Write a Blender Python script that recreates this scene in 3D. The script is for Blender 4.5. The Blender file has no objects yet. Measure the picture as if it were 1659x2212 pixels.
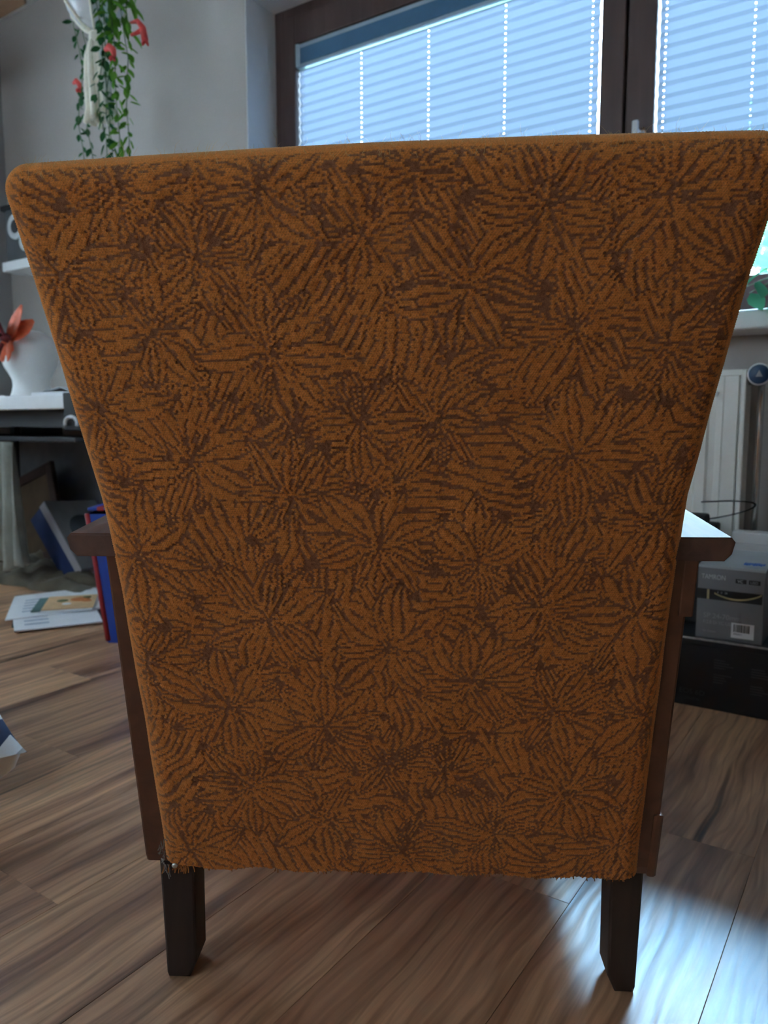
import bpy, bmesh, math, random
import numpy as np
from mathutils import Vector, Matrix, Euler

random.seed(7)
RNG = np.random.default_rng(11)
scene = bpy.context.scene
C = scene.collection
R = math.radians

# ------------------------------------------------------------------ camera
cam_d = bpy.data.cameras.new('camera')
cam = bpy.data.objects.new('camera', cam_d)
C.objects.link(cam)
cam.location = (0.0, 0.0, 0.67)
cam.rotation_euler = (R(90 - 6.6), 0, R(34))
cam_d.sensor_fit = 'VERTICAL'
cam_d.sensor_height = 36.0
cam_d.lens = 36.0 * 1650 / 2212
cam_d.clip_start = 0.02
cam_d.dof.use_dof = True
cam_d.dof.focus_distance = 0.78
cam_d.dof.aperture_fstop = 8.0
scene.camera = cam

# ------------------------------------------------------------------ sky, exposure
world = bpy.data.worlds.new('sky')
scene.world = world
world.use_nodes = True
wn = world.node_tree.nodes
wn['Background'].inputs['Color'].default_value = (0.56, 0.76, 1.0, 1)
wn['Background'].inputs['Strength'].default_value = 30.0
scene.view_settings.view_transform = 'Standard'
scene.view_settings.look = 'None'
scene.view_settings.exposure = 1.35
scene.view_settings.gamma = 1.0
scene.view_settings.use_curve_mapping = False
scene.cycles.use_denoising = True
scene.cycles.max_bounces = 10
scene.cycles.diffuse_bounces = 6
scene.cycles.transparent_max_bounces = 12
scene.cycles.caustics_reflective = False
scene.cycles.caustics_refractive = False


def portal(name, loc, rot, sx, sy):
    l = bpy.data.lights.new(name, 'AREA')
    l.shape = 'RECTANGLE'
    l.size, l.size_y = sx, sy
    l.cycles.is_portal = True
    o = bpy.data.objects.new(name, l)
    o.location = loc
    o.rotation_euler = rot
    C.objects.link(o)


# daylight enters by the wide window and two added fill windows (sampling portals, no light of their own)
portal('daylight_portal', (-1.10, 2.60, 1.60), (R(-90), 0, 0), 2.10, 1.34)
portal('daylight_portal', (-1.62, -2.16, 1.63), (R(90), 0, 0), 1.14, 1.22)
portal('daylight_portal', (-3.93, 0.825, 1.53), (R(90), 0, R(-90)), 0.88, 1.3)

# hazy sun, low enough to reach the floor beneath the raised blind
sun_d = bpy.data.lights.new('sun', 'SUN')
sun_d.energy = 13.5
sun_d.angle = R(17)
sun_d.color = (0.24, 0.58, 1.0)
sun = bpy.data.objects.new('sun', sun_d)
sun.rotation_euler = Vector((-math.sin(R(7)) * math.cos(R(48)), math.cos(R(7)) * math.cos(R(48)), math.sin(R(48)))).to_track_quat('Z', 'Y').to_euler()
sun.location = (-1.0, 8.0, 6.0)
C.objects.link(sun)



# ------------------------------------------------------------------ material helpers
def nodes(m):
    m.use_nodes = True
    nt = m.node_tree
    return nt, nt.nodes, nt.links, nt.nodes['Principled BSDF']


def ramp(nd, stops):
    r = nd.new('ShaderNodeValToRGB')
    el = r.color_ramp.elements
    while len(el) < len(stops):
        el.new(0.5)
    for e, (p, c) in zip(el, stops):
        e.position = p
        e.color = (*c, 1)
    return r


def mat(name, col, rough=0.6, metal=0.0, var=0.12, scale=18.0, bump=0.0, bscale=120.0, sheen=0.0, spec=0.5, stretch=None):
    m = bpy.data.materials.new(name)
    nt, nd, lk, b = nodes(m)
    tc = nd.new('ShaderNodeTexCoord')
    mp = nd.new('ShaderNodeMapping')
    if stretch:
        mp.inputs['Scale'].default_value = stretch
    lk.new(tc.outputs['Object'], mp.inputs['Vector'])
    n = nd.new('ShaderNodeTexNoise')
    n.inputs['Scale'].default_value = scale
    n.inputs['Detail'].default_value = 4
    lk.new(mp.outputs['Vector'], n.inputs['Vector'])
    d = tuple(max(0, c * (1 - var)) for c in col)
    l = tuple(min(1, c * (1 + var)) for c in col)
    r = ramp(nd, [(0.3, d), (0.7, l)])
    lk.new(n.outputs['Fac'], r.inputs['Fac'])
    lk.new(r.outputs['Color'], b.inputs['Base Color'])
    b.inputs['Roughness'].default_value = rough
    b.inputs['Metallic'].default_value = metal
    b.inputs['Specular IOR Level'].default_value = spec
    if sheen:
        b.inputs['Sheen Weight'].default_value = sheen
        b.inputs['Sheen Roughness'].default_value = 0.5
    if bump:
        n2 = nd.new('ShaderNodeTexNoise')
        n2.inputs['Scale'].default_value = bscale
        n2.inputs['Detail'].default_value = 3
        lk.new(mp.outputs['Vector'], n2.inputs['Vector'])
        bp = nd.new('ShaderNodeBump')
        bp.inputs['Strength'].default_value = bump
        bp.inputs['Distance'].default_value = 0.004
        lk.new(n2.outputs['Fac'], bp.inputs['Height'])
        lk.new(bp.outputs['Normal'], b.inputs['Normal'])
    return m


def plank_mat():
    m = bpy.data.materials.new('laminate_oak')
    nt, nd, lk, b = nodes(m)
    tc = nd.new('ShaderNodeTexCoord')
    oi = nd.new('ShaderNodeObjectInfo')
    off = nd.new('ShaderNodeVectorMath'); off.operation = 'MULTIPLY_ADD'
    comb = nd.new('ShaderNodeCombineXYZ')
    for k in range(3):
        lk.new(oi.outputs['Random'], comb.inputs[k])
    lk.new(comb.outputs[0], off.inputs[0])
    off.inputs[1].default_value = (37.0, 61.0, 23.0)
    lk.new(tc.outputs['Object'], off.inputs[2])

    def noise(scale_xyz, detail=4, rough=0.55, dist=0.0, vec=None):
        mp = nd.new('ShaderNodeMapping')
        mp.inputs['Scale'].default_value = scale_xyz
        lk.new((vec or off).outputs[0], mp.inputs['Vector'])
        n = nd.new('ShaderNodeTexNoise')
        n.inputs['Scale'].default_value = 1.0
        n.inputs['Detail'].default_value = detail
        n.inputs['Roughness'].default_value = rough
        n.inputs['Distortion'].default_value = dist
        lk.new(mp.outputs['Vector'], n.inputs['Vector'])
        return n

    # slow sideways wander of the grain
    wv = noise((5, 2.2, 1), 2)
    sub = nd.new('ShaderNodeVectorMath'); sub.operation = 'MULTIPLY_ADD'
    lk.new(wv.outputs['Color'], sub.inputs[0])
    sub.inputs[1].default_value = (0.05, 0, 0)
    lk.new(off.outputs[0], sub.inputs[2])
    broad = noise((11, 0.9, 1), 4, 0.55, 0.4, sub)
    fine = noise((120, 5, 1), 4, 0.6, 0, sub)
    mid = noise((42, 2.2, 1), 3, 0.6, 0.5, sub)
    crack = noise((22, 0.9, 1), 3, 0.5, 0.8, sub)
    base = ramp(nd, [(0.32, (0.175, 0.076, 0.045)), (0.43, (0.50, 0.265, 0.150)), (0.58, (0.78, 0.460, 0.260)), (0.76, (0.66, 0.355, 0.180))])
    lk.new(broad.outputs['Fac'], base.inputs['Fac'])
    rm = ramp(nd, [(0.34, (0.62, 0.60, 0.58)), (0.55, (1, 1, 1)), (0.8, (1.12, 1.1, 1.06))])
    lk.new(mid.outputs['Fac'], rm.inputs['Fac'])
    rf = ramp(nd, [(0.3, (0.78, 0.76, 0.74)), (0.6, (1.05, 1.05, 1.05))])
    lk.new(fine.outputs['Fac'], rf.inputs['Fac'])
    rc = ramp(nd, [(0.29, (0.16, 0.13, 0.12)), (0.35, (1, 1, 1))])
    lk.new(crack.outputs['Fac'], rc.inputs['Fac'])
    # cathedral rings
    wave = nd.new('ShaderNodeTexWave')
    wave.wave_type = 'BANDS'; wave.bands_direction = 'X'
    wave.inputs['Scale'].default_value = 9.0
    wave.inputs['Distortion'].default_value = 9.0
    wave.inputs['Detail'].default_value = 2.0
    wave.inputs['Detail Scale'].default_value = 0.9
    wmp = nd.new('ShaderNodeMapping'); wmp.inputs['Scale'].default_value = (1.6, 0.42, 1)
    lk.new(sub.outputs[0], wmp.inputs['Vector']); lk.new(wmp.outputs['Vector'], wave.inputs['Vector'])
    rw = ramp(nd, [(0.0, (0.78, 0.75, 0.73)), (0.22, (1, 1, 1))])
    lk.new(wave.outputs['Fac'], rw.inputs['Fac'])
    cur = base.outputs['Color']
    for x in (rm, rf, rc, rw):
        mx = nd.new('ShaderNodeMix'); mx.data_type = 'RGBA'; mx.blend_type = 'MULTIPLY'
        mx.inputs['Factor'].default_value = 1.0
        lk.new(cur, mx.inputs['A']); lk.new(x.outputs['Color'], mx.inputs['B'])
        cur = mx.outputs['Result']
    # plank to plank tone
    tone = ramp(nd, [(0.0, (0.86, 0.85, 0.86)), (1.0, (1.1, 1.08, 1.04))])
    lk.new(oi.outputs['Random'], tone.inputs['Fac'])
    mx = nd.new('ShaderNodeMix'); mx.data_type = 'RGBA'; mx.blend_type = 'MULTIPLY'; mx.inputs['Factor'].default_value = 1
    lk.new(cur, mx.inputs['A']); lk.new(tone.outputs['Color'], mx.inputs['B'])
    lk.new(mx.outputs['Result'], b.inputs['Base Color'])
    rr = nd.new('ShaderNodeMapRange')
    rr.inputs['To Min'].default_value = 0.34; rr.inputs['To Max'].default_value = 0.48
    lk.new(fine.outputs['Fac'], rr.inputs['Value'])
    lk.new(rr.outputs[0], b.inputs['Roughness'])
    b.inputs['Specular IOR Level'].default_value = 1.0
    add = nd.new('ShaderNodeMath'); add.operation = 'ADD'
    lk.new(wave.outputs['Fac'], add.inputs[0]); lk.new(fine.outputs['Fac'], add.inputs[1])
    bp = nd.new('ShaderNodeBump'); bp.inputs['Strength'].default_value = 0.22; bp.inputs['Distance'].default_value = 0.0012
    lk.new(add.outputs[0], bp.inputs['Height']); lk.new(bp.outputs['Normal'], b.inputs['Normal'])
    return m


def wood_mat(name, dark, light, rough=0.35, axis_scale=(30, 3, 30), bump=0.08):
    m = bpy.data.materials.new(name)
    nt, nd, lk, b = nodes(m)
    tc = nd.new('ShaderNodeTexCoord')
    mp = nd.new('ShaderNodeMapping'); mp.inputs['Scale'].default_value = axis_scale
    lk.new(tc.outputs['Object'], mp.inputs['Vector'])
    n = nd.new('ShaderNodeTexNoise'); n.inputs['Scale'].default_value = 1; n.inputs['Detail'].default_value = 5
    n.inputs['Distortion'].default_value = 0.6
    lk.new(mp.outputs['Vector'], n.inputs['Vector'])
    r = ramp(nd, [(0.3, dark), (0.7, light)])
    lk.new(n.outputs['Fac'], r.inputs['Fac']); lk.new(r.outputs['Color'], b.inputs['Base Color'])
    b.inputs['Roughness'].default_value = rough
    bp = nd.new('ShaderNodeBump'); bp.inputs['Strength'].default_value = bump; bp.inputs['Distance'].default_value = 0.002
    lk.new(n.outputs['Fac'], bp.inputs['Height']); lk.new(bp.outputs['Normal'], b.inputs['Normal'])
    return m


def fabric_mat():
    m = bpy.data.materials.new('mustard_jacquard')
    nt, nd, lk, b = nodes(m)
    at = nd.new('ShaderNodeAttribute'); at.attribute_name = 'figure'
    sep = nd.new('ShaderNodeSeparateColor')
    lk.new(at.outputs['Color'], sep.inputs[0])
    must = ramp(nd, [(0.0, (0.62, 0.200, 0.042)), (1.0, (0.86, 0.300, 0.068))])
    brown = ramp(nd, [(0.0, (0.22, 0.088, 0.042)), (1.0, (0.33, 0.137, 0.068))])
    lk.new(sep.outputs[1], must.inputs['Fac']); lk.new(sep.outputs[1], brown.inputs['Fac'])
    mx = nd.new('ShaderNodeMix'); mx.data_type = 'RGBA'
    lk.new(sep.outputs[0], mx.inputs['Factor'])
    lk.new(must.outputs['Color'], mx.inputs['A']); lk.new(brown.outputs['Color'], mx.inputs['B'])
    tc = nd.new('ShaderNodeTexCoord')
    n = nd.new('ShaderNodeTexNoise'); n.inputs['Scale'].default_value = 900; n.inputs['Detail'].default_value = 2
    lk.new(tc.outputs['Object'], n.inputs['Vector'])
    rf = ramp(nd, [(0.3, (0.75, 0.73, 0.7)), (0.7, (1.12, 1.12, 1.12))])
    lk.new(n.outputs['Fac'], rf.inputs['Fac'])
    m2 = nd.new('ShaderNodeMix'); m2.data_type = 'RGBA'; m2.blend_type = 'MULTIPLY'; m2.inputs['Factor'].default_value = 1
    lk.new(mx.outputs['Result'], m2.inputs['A']); lk.new(rf.outputs['Color'], m2.inputs['B'])
    lk.new(m2.outputs['Result'], b.inputs['Base Color'])
    b.inputs['Roughness'].default_value = 0.95
    b.inputs['Specular IOR Level'].default_value = 0.15
    b.inputs['Sheen Weight'].default_value = 0.7
    b.inputs['Sheen Roughness'].default_value = 0.4
    b.inputs['Sheen Tint'].default_value = (1.0, 0.75, 0.45, 1)
    bp = nd.new('ShaderNodeBump'); bp.inputs['Strength'].default_value = 0.35; bp.inputs['Distance'].default_value = 0.001
    lk.new(n.outputs['Fac'], bp.inputs['Height']); lk.new(bp.outputs['Normal'], b.inputs['Normal'])
    return m


def glass_mat():
    m = bpy.data.materials.new('window_glass')
    nt, nd, lk, b = nodes(m)
    nd.remove(b)
    out = nd['Material Output']
    tr = nd.new('ShaderNodeBsdfTransparent'); tr.inputs['Color'].default_value = (0.96, 0.985, 0.98, 1)
    gl = nd.new('ShaderNodeBsdfGlossy'); gl.inputs['Roughness'].default_value = 0.02
    fr = nd.new('ShaderNodeFresnel'); fr.inputs['IOR'].default_value = 1.45
    n = nd.new('ShaderNodeTexNoise'); n.inputs['Scale'].default_value = 1.5
    bp = nd.new('ShaderNodeBump'); bp.inputs['Strength'].default_value = 0.02
    lk.new(n.outputs['Fac'], bp.inputs['Height']); lk.new(bp.outputs['Normal'], gl.inputs['Normal'])
    mx = nd.new('ShaderNodeMixShader')
    lk.new(fr.outputs[0], mx.inputs[0]); lk.new(tr.outputs[0], mx.inputs[1]); lk.new(gl.outputs[0], mx.inputs[2])
    lk.new(mx.outputs[0], out.inputs['Surface'])
    return m


def translucent_mat(name, col, dcol, fac=0.6, scale=300.0):
    m = bpy.data.materials.new(name)
    nt, nd, lk, b = nodes(m)
    nd.remove(b)
    out = nd['Material Output']
    tc = nd.new('ShaderNodeTexCoord')
    n = nd.new('ShaderNodeTexNoise'); n.inputs['Scale'].default_value = scale
    lk.new(tc.outputs['Object'], n.inputs['Vector'])
    r = ramp(nd, [(0.3, tuple(c * 0.93 for c in col)), (0.7, tuple(min(1, c * 1.05) for c in col))])
    lk.new(n.outputs['Fac'], r.inputs['Fac'])
    t = nd.new('ShaderNodeBsdfTranslucent')
    d = nd.new('ShaderNodeBsdfDiffuse'); d.inputs['Color'].default_value = (*dcol, 1)
    lk.new(r.outputs['Color'], t.inputs['Color'])
    mx = nd.new('ShaderNodeMixShader'); mx.inputs[0].default_value = 1 - fac
    lk.new(t.outputs[0], mx.inputs[1]); lk.new(d.outputs[0], mx.inputs[2])
    lk.new(mx.outputs[0], out.inputs['Surface'])
    return m


def stripe_mat(name):
    m = bpy.data.materials.new(name)
    nt, nd, lk, b = nodes(m)
    tc = nd.new('ShaderNodeTexCoord')
    sx = nd.new('ShaderNodeSeparateXYZ'); lk.new(tc.outputs['Object'], sx.inputs[0])
    dot = nd.new('ShaderNodeVectorMath'); dot.operation = 'DOT_PRODUCT'
    lk.new(tc.outputs['Object'], dot.inputs[0]); dot.inputs[1].default_value = (-0.51, 0.86, 0.3)
    mul = nd.new('ShaderNodeMath'); mul.operation = 'MULTIPLY'; mul.inputs[1].default_value = 1 / 0.068
    lk.new(dot.outputs['Value'], mul.inputs[0])
    ad = nd.new('ShaderNodeMath'); ad.operation = 'ADD'; ad.inputs[1].default_value = 0.80
    lk.new(mul.outputs[0], ad.inputs[0])
    fr = nd.new('ShaderNodeMath'); fr.operation = 'FRACT'; lk.new(ad.outputs[0], fr.inputs[0])
    gt = nd.new('ShaderNodeMath'); gt.operation = 'GREATER_THAN'; gt.inputs[1].default_value = 0.5
    lk.new(fr.outputs[0], gt.inputs[0])
    mx = nd.new('ShaderNodeMix'); mx.data_type = 'RGBA'
    lk.new(gt.outputs[0], mx.inputs['Factor'])
    mx.inputs['A'].default_value = (0.72, 0.72, 0.72, 1); mx.inputs['B'].default_value = (0.035, 0.05, 0.10, 1)
    lk.new(mx.outputs['Result'], b.inputs['Base Color'])
    b.inputs['Roughness'].default_value = 0.9
    n = nd.new('ShaderNodeTexNoise'); n.inputs['Scale'].default_value = 400
    lk.new(tc.outputs['Object'], n.inputs['Vector'])
    bp = nd.new('ShaderNodeBump'); bp.inputs['Strength'].default_value = 0.2; bp.inputs['Distance'].default_value = 0.001
    lk.new(n.outputs['Fac'], bp.inputs['Height']); lk.new(bp.outputs['Normal'], b.inputs['Normal'])
    return m


M = {
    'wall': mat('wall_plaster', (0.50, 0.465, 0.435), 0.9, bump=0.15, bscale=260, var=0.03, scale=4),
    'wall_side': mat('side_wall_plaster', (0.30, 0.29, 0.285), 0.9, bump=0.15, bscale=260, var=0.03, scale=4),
    'ceiling': mat('ceiling_plaster', (0.75, 0.75, 0.74), 0.95, var=0.02, bump=0.1, bscale=200),
    'subfloor': mat('hdf_board', (0.10, 0.07, 0.05), 0.9),
    'plank': plank_mat(),
    'fabric': fabric_mat(),
    'fuzz': mat('loose_mustard_fibre', (0.62, 0.40, 0.16), 0.9, var=0.2, scale=60, sheen=0.4),
    'walnut': wood_mat('brown_varnished_beech', (0.085, 0.030, 0.014), (0.15, 0.055, 0.026), 0.42, (40, 4, 40)),
    'arm': wood_mat('armrest_varnish', (0.075, 0.030, 0.017), (0.14, 0.060, 0.034), 0.5, (60, 5, 60), 0.5),
    'fray': mat('frayed_mustard_thread', (0.36, 0.13, 0.03), 0.95, var=0.2, scale=80),
    'leg': wood_mat('dark_stained_leg', (0.020, 0.009, 0.006), (0.040, 0.018, 0.011), 0.55, (50, 50, 5)),
    'frame': wood_mat('dark_brown_window_frame', (0.075, 0.042, 0.035), (0.11, 0.062, 0.052), 0.45, (40, 40, 4), 0.04),
    'glass': glass_mat(),
    'frosted': translucent_mat('frosted_fill_pane', (0.46, 0.45, 0.43), (0.5, 0.5, 0.5), 0.9, 40),  # diffusing pane of the two added fill windows
    'pleat': translucent_mat('pleated_blind_cloth', (0.058, 0.070, 0.096), (0.55, 0.62, 0.7), 0.72),
    'rail': mat('aluminium_rail', (0.46, 0.58, 0.66), 0.35, 0.6, var=0.05),
    'rail_face': mat('blue_grey_rail_face', (0.08, 0.20, 0.34), 0.4, 0.2, var=0.05),
    'cord': mat('blind_cord', (0.6, 0.65, 0.7), 0.7),
    'sill': mat('white_sill', (0.72, 0.73, 0.74), 0.35, var=0.03),
    'radiator': mat('radiator_enamel', (0.74, 0.73, 0.68), 0.35, var=0.02),
    'valve': mat('valve_cap_plastic', (0.02, 0.06, 0.12), 0.4),
    'chrome': mat('chromed_pipe', (0.6, 0.6, 0.6), 0.25, 1.0, var=0.05),
    'white': mat('white_lacquer', (0.76, 0.77, 0.77), 0.45, var=0.03),
    'foam': mat('white_foam', (0.80, 0.80, 0.78), 0.85, var=0.03, bump=0.3, bscale=300),
    'black': mat('black_plastic', (0.014, 0.014, 0.016), 0.7, var=0.1),
    'darkmetal': mat('dark_desk_metal', (0.035, 0.037, 0.04), 0.5, var=0.1),
    'greyprint': mat('silver_grey_carton', (0.20, 0.205, 0.215), 0.5, var=0.04),
    'greylid': mat('pale_carton_top', (0.42, 0.47, 0.50), 0.3, var=0.08, scale=9),
    'blackcarton': mat('black_carton', (0.016, 0.017, 0.022), 0.35, var=0.2, scale=6),
    'edgeworn': mat('worn_carton_edge', (0.34, 0.33, 0.32), 0.8, var=0.3, scale=80),
    'ink_light': mat('light_grey_ink', (0.55, 0.56, 0.57), 0.5, var=0.03),
    'ink_dim': mat('dim_grey_ink', (0.33, 0.34, 0.35), 0.5, var=0.05),
    'ink_faint': mat('faint_grey_ink', (0.06, 0.062, 0.07), 0.5, var=0.05),
    'ink_black': mat('black_ink', (0.012, 0.012, 0.014), 0.4, var=0.05),
    'gold': mat('gold_ring_print', (0.46, 0.39, 0.2), 0.35, 0.3, var=0.25, scale=30),
    'blue_ink': mat('blue_marker', (0.02, 0.16, 0.60), 0.5, var=0.3, scale=90),
    'paper': mat('white_paper', (0.80, 0.81, 0.83), 0.8, var=0.03),
    'print': mat('pale_print', (0.42, 0.47, 0.55), 0.8, var=0.2, scale=60),
    'card': mat('peach_card', (0.72, 0.47, 0.25), 0.6, var=0.12, scale=25),
    'teal': mat('grey_teal_paper', (0.09, 0.17, 0.16), 0.7),
    'orange': mat('orange_petals_print', (0.62, 0.20, 0.06), 0.6, var=0.3, scale=80),
    'greenprint': mat('green_leaf_print', (0.10, 0.13, 0.05), 0.6, var=0.3, scale=80),
    'bag': mat('royal_blue_bag', (0.02, 0.075, 0.42), 0.4, var=0.1),
    'bag_trim': mat('red_bag_trim', (0.42, 0.03, 0.04), 0.5),
    'bag_light': mat('light_blue_bag_panel', (0.03, 0.30, 0.75), 0.4),
    'navy': mat('navy_book_cloth', (0.022, 0.045, 0.14), 0.6, var=0.15),
    'pages': mat('page_block', (0.46, 0.44, 0.47), 0.9, var=0.06, scale=200, stretch=(1, 1, 30)),
    'bookcover': mat('grey_book_cover', (0.20, 0.21, 0.22), 0.6, var=0.15, scale=12),
    'darkbrown': wood_mat('dark_frame_wood', (0.03, 0.016, 0.012), (0.06, 0.032, 0.024), 0.5),
    'board': mat('brown_backing_board', (0.10, 0.065, 0.035), 0.8, var=0.2),
    'blanket': mat('grey_green_blanket', (0.135, 0.112, 0.075), 0.95, var=0.35, scale=7, bump=0.4, bscale=60, sheen=0.2),
    'cloth': mat('grey_green_drape', (0.30, 0.31, 0.27), 0.95, var=0.25, scale=9, bump=0.3, bscale=80),
    'red': mat('red_petal', (0.62, 0.045, 0.03), 0.5, var=0.3, scale=40),
    'orange_red': mat('orange_red_petal', (0.70, 0.13, 0.05), 0.55, var=0.25, scale=50),
    'maroon': mat('maroon_petal', (0.16, 0.018, 0.022), 0.6, var=0.3, scale=50),
    'flower_red': mat('vine_flower_red', (0.72, 0.07, 0.06), 0.5, var=0.2, scale=60),
    'leaf_dark': translucent_mat('dark_vine_leaf', (0.04, 0.14, 0.05), (0.045, 0.15, 0.06), 0.3, 60),
    'leaf_bright': translucent_mat('bright_vine_leaf', (0.16, 0.36, 0.04), (0.12, 0.30, 0.05), 0.35, 60),
    'leaf_blue': translucent_mat('sill_plant_leaf', (0.06, 0.22, 0.12), (0.06, 0.20, 0.11), 0.3, 60),
    'stem': mat('green_stem', (0.08, 0.15, 0.05), 0.7),
    'macrame': mat('cream_cotton_cord', (0.92, 0.88, 0.75), 0.95, var=0.06, scale=120, bump=0.5, bscale=240),
    'soil': mat('potting_soil', (0.03, 0.02, 0.015), 0.95),
    'pot': mat('white_glazed_pot', (0.75, 0.76, 0.78), 0.3, var=0.03),
    'terracotta': mat('pale_pot', (0.55, 0.60, 0.62), 0.5, var=0.06),
    'shelfwood': wood_mat('honey_shelf_wood', (0.16, 0.085, 0.045), (0.27, 0.15, 0.08), 0.5, (6, 40, 40)),
    'cone': mat('pale_speaker_cone', (0.50, 0.52, 0.53), 0.6, var=0.05),
    'speaker': mat('dark_speaker_vinyl', (0.05, 0.055, 0.06), 0.6, var=0.15),
    'stripe': stripe_mat('navy_white_stripe'),
    'nail': mat('steel_nail', (0.75, 0.75, 0.76), 0.3, 1.0, var=0.03),
    'dust': mat('grey_lint', (0.26, 0.24, 0.22), 0.95, var=0.3, scale=200),
    'bark': mat('tree_bark', (0.10, 0.075, 0.05), 0.9, var=0.3),
    'foliage': translucent_mat('garden_foliage', (0.10, 0.26, 0.16), (0.06, 0.17, 0.10), 0.4, 20),
    'lawn': mat('garden_lawn', (0.10, 0.16, 0.06), 0.95, var=0.3, scale=3),
    'baseboard': mat('white_baseboard', (0.66, 0.66, 0.66), 0.5, var=0.03),
    'wire': mat('black_cable', (0.02, 0.022, 0.028), 0.5),
    'greywire': mat('grey_cable', (0.10, 0.10, 0.11), 0.5),
}


# ------------------------------------------------------------------ object helpers
def empty(name, loc=(0, 0, 0), rot=(0, 0, 0), parent=None):
    o = bpy.data.objects.new(name, None)
    o.empty_display_size = 0.1
    o.location = loc
    o.rotation_euler = rot
    if parent:
        o.parent = parent
    C.objects.link(o)
    return o


def tag(o, label=None, cat=None, group=None, kind=None):
    if label: o['label'] = label
    if cat: o['category'] = cat
    if group: o['group'] = group
    if kind: o['kind'] = kind
    return o


def link_mesh(name, me, m, parent=None, loc=(0, 0, 0), rot=(0, 0, 0), smooth=False):
    if m is not None and not me.materials:
        me.materials.append(m)
    o = bpy.data.objects.new(name, me)
    o.location = loc
    o.rotation_euler = rot
    if parent:
        o.parent = parent
    C.objects.link(o)
    if smooth:
        me.shade_smooth()
    return o


def obj(name, bm, m, parent=None, loc=(0, 0, 0), rot=(0, 0, 0), smooth=False):
    bmesh.ops.recalc_face_normals(bm, faces=bm.faces)
    me = bpy.data.meshes.new(name)
    bm.to_mesh(me)
    bm.free()
    return link_mesh(name, me, m, parent, loc, rot, smooth)


def pyobj(name, verts, faces, m, parent=None, loc=(0, 0, 0), rot=(0, 0, 0), smooth=False):
    me = bpy.data.meshes.new(name)
    me.from_pydata([tuple(v) for v in verts], [], faces)
    me.update()
    return link_mesh(name, me, m, parent, loc, rot, smooth)


def add_box(bm, lo, hi, bevel=0.0, seg=2, mtx=None):
    lo, hi = Vector(lo), Vector(hi)
    c, s = (lo + hi) / 2, hi - lo
    t = Matrix.Translation(c) @ Matrix.Diagonal((*s, 1))
    if mtx is not None:
        t = mtx @ t
    g = bmesh.ops.create_cube(bm, size=1.0, matrix=t)
    if bevel:
        vs = set(g['verts'])
        es = [e for e in bm.edges if e.verts[0] in vs and e.verts[1] in vs]
        bmesh.ops.bevel(bm, geom=es, offset=bevel, segments=seg, affect='EDGES', profile=0.5)


def box(name, lo, hi, m, parent=None, bevel=0.002, seg=2, loc=(0, 0, 0), rot=(0, 0, 0)):
    bm = bmesh.new()
    add_box(bm, lo, hi, bevel, seg)
    return obj(name, bm, m, parent, loc, rot)


def add_tube(bm, pts, rad, n=8, cap=True):
    pts = [Vector(p) for p in pts]
    rads = rad if isinstance(rad, (list, tuple)) else [rad] * len(pts)
    rings = []
    prev = None
    for i, p in enumerate(pts):
        d = (pts[min(i + 1, len(pts) - 1)] - pts[max(i - 1, 0)]).normalized()
        if prev is None:
            a = d.cross(Vector((0, 0, 1)))
            if a.length < 1e-3:
                a = d.cross(Vector((0, 1, 0)))
        else:
            a = prev - d * prev.dot(d)
        a.normalize()
        prev = a
        b = d.cross(a)
        rings.append([bm.verts.new(p + (a * math.cos(2 * math.pi * k / n) + b * math.sin(2 * math.pi * k / n)) * rads[i]) for k in range(n)])
    for r0, r1 in zip(rings, rings[1:]):
        for k in range(n):
            bm.faces.new((r0[k], r0[(k + 1) % n], r1[(k + 1) % n], r1[k]))
    if cap:
        bm.faces.new(rings[0][::-1])
        bm.faces.new(rings[-1])


def tube(name, pts, rad, m, parent=None, n=8, loc=(0, 0, 0), rot=(0, 0, 0)):
    bm = bmesh.new()
    add_tube(bm, pts, rad, n)
    return obj(name, bm, m, parent, loc, rot, True)


def add_lathe(bm, prof, n=24, mtx=None):
    rings = []
    for r, z in prof:
        ring = []
        for k in range(n):
            a = 2 * math.pi * k / n
            v = Vector((max(r, 1e-4) * math.cos(a), max(r, 1e-4) * math.sin(a), z))
            ring.append(bm.verts.new(mtx @ v if mtx is not None else v))
        rings.append(ring)
    for r0, r1 in zip(rings, rings[1:]):
        for k in range(n):
            bm.faces.new((r0[k], r0[(k + 1) % n], r1[(k + 1) % n], r1[k]))
    bm.faces.new(rings[0][::-1])
    bm.faces.new(rings[-1])


def lathe(name, prof, m, parent=None, n=24, loc=(0, 0, 0), rot=(0, 0, 0), smooth=True):
    bm = bmesh.new()
    add_lathe(bm, prof, n)
    return obj(name, bm, m, parent, loc, rot, smooth)


def add_prism(bm, poly, axis, a, b, bevel=0.0, seg=2):
    """poly in the two other axes, extruded along axis from a to b."""
    def P(u, v, w):
        return {0: (w, u, v), 1: (u, w, v), 2: (u, v, w)}[axis]
    v0 = [bm.verts.new(P(u, v, a)) for u, v in poly]
    v1 = [bm.verts.new(P(u, v, b)) for u, v in poly]
    n = len(poly)
    fs = [bm.faces.new(v0[::-1]), bm.faces.new(v1)]
    for k in range(n):
        fs.append(bm.faces.new((v0[k], v0[(k + 1) % n], v1[(k + 1) % n], v1[k])))
    if bevel:
        es = list({e for f in fs[:2] for e in f.edges})
        bmesh.ops.bevel(bm, geom=es, offset=bevel, segments=seg, affect='EDGES', profile=0.5)


def prism(name, poly, axis, a, b, m, parent=None, bevel=0.0, loc=(0, 0, 0), rot=(0, 0, 0)):
    bm = bmesh.new()
    add_prism(bm, poly, axis, a, b, bevel)
    return obj(name, bm, m, parent, loc, rot)


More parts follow.
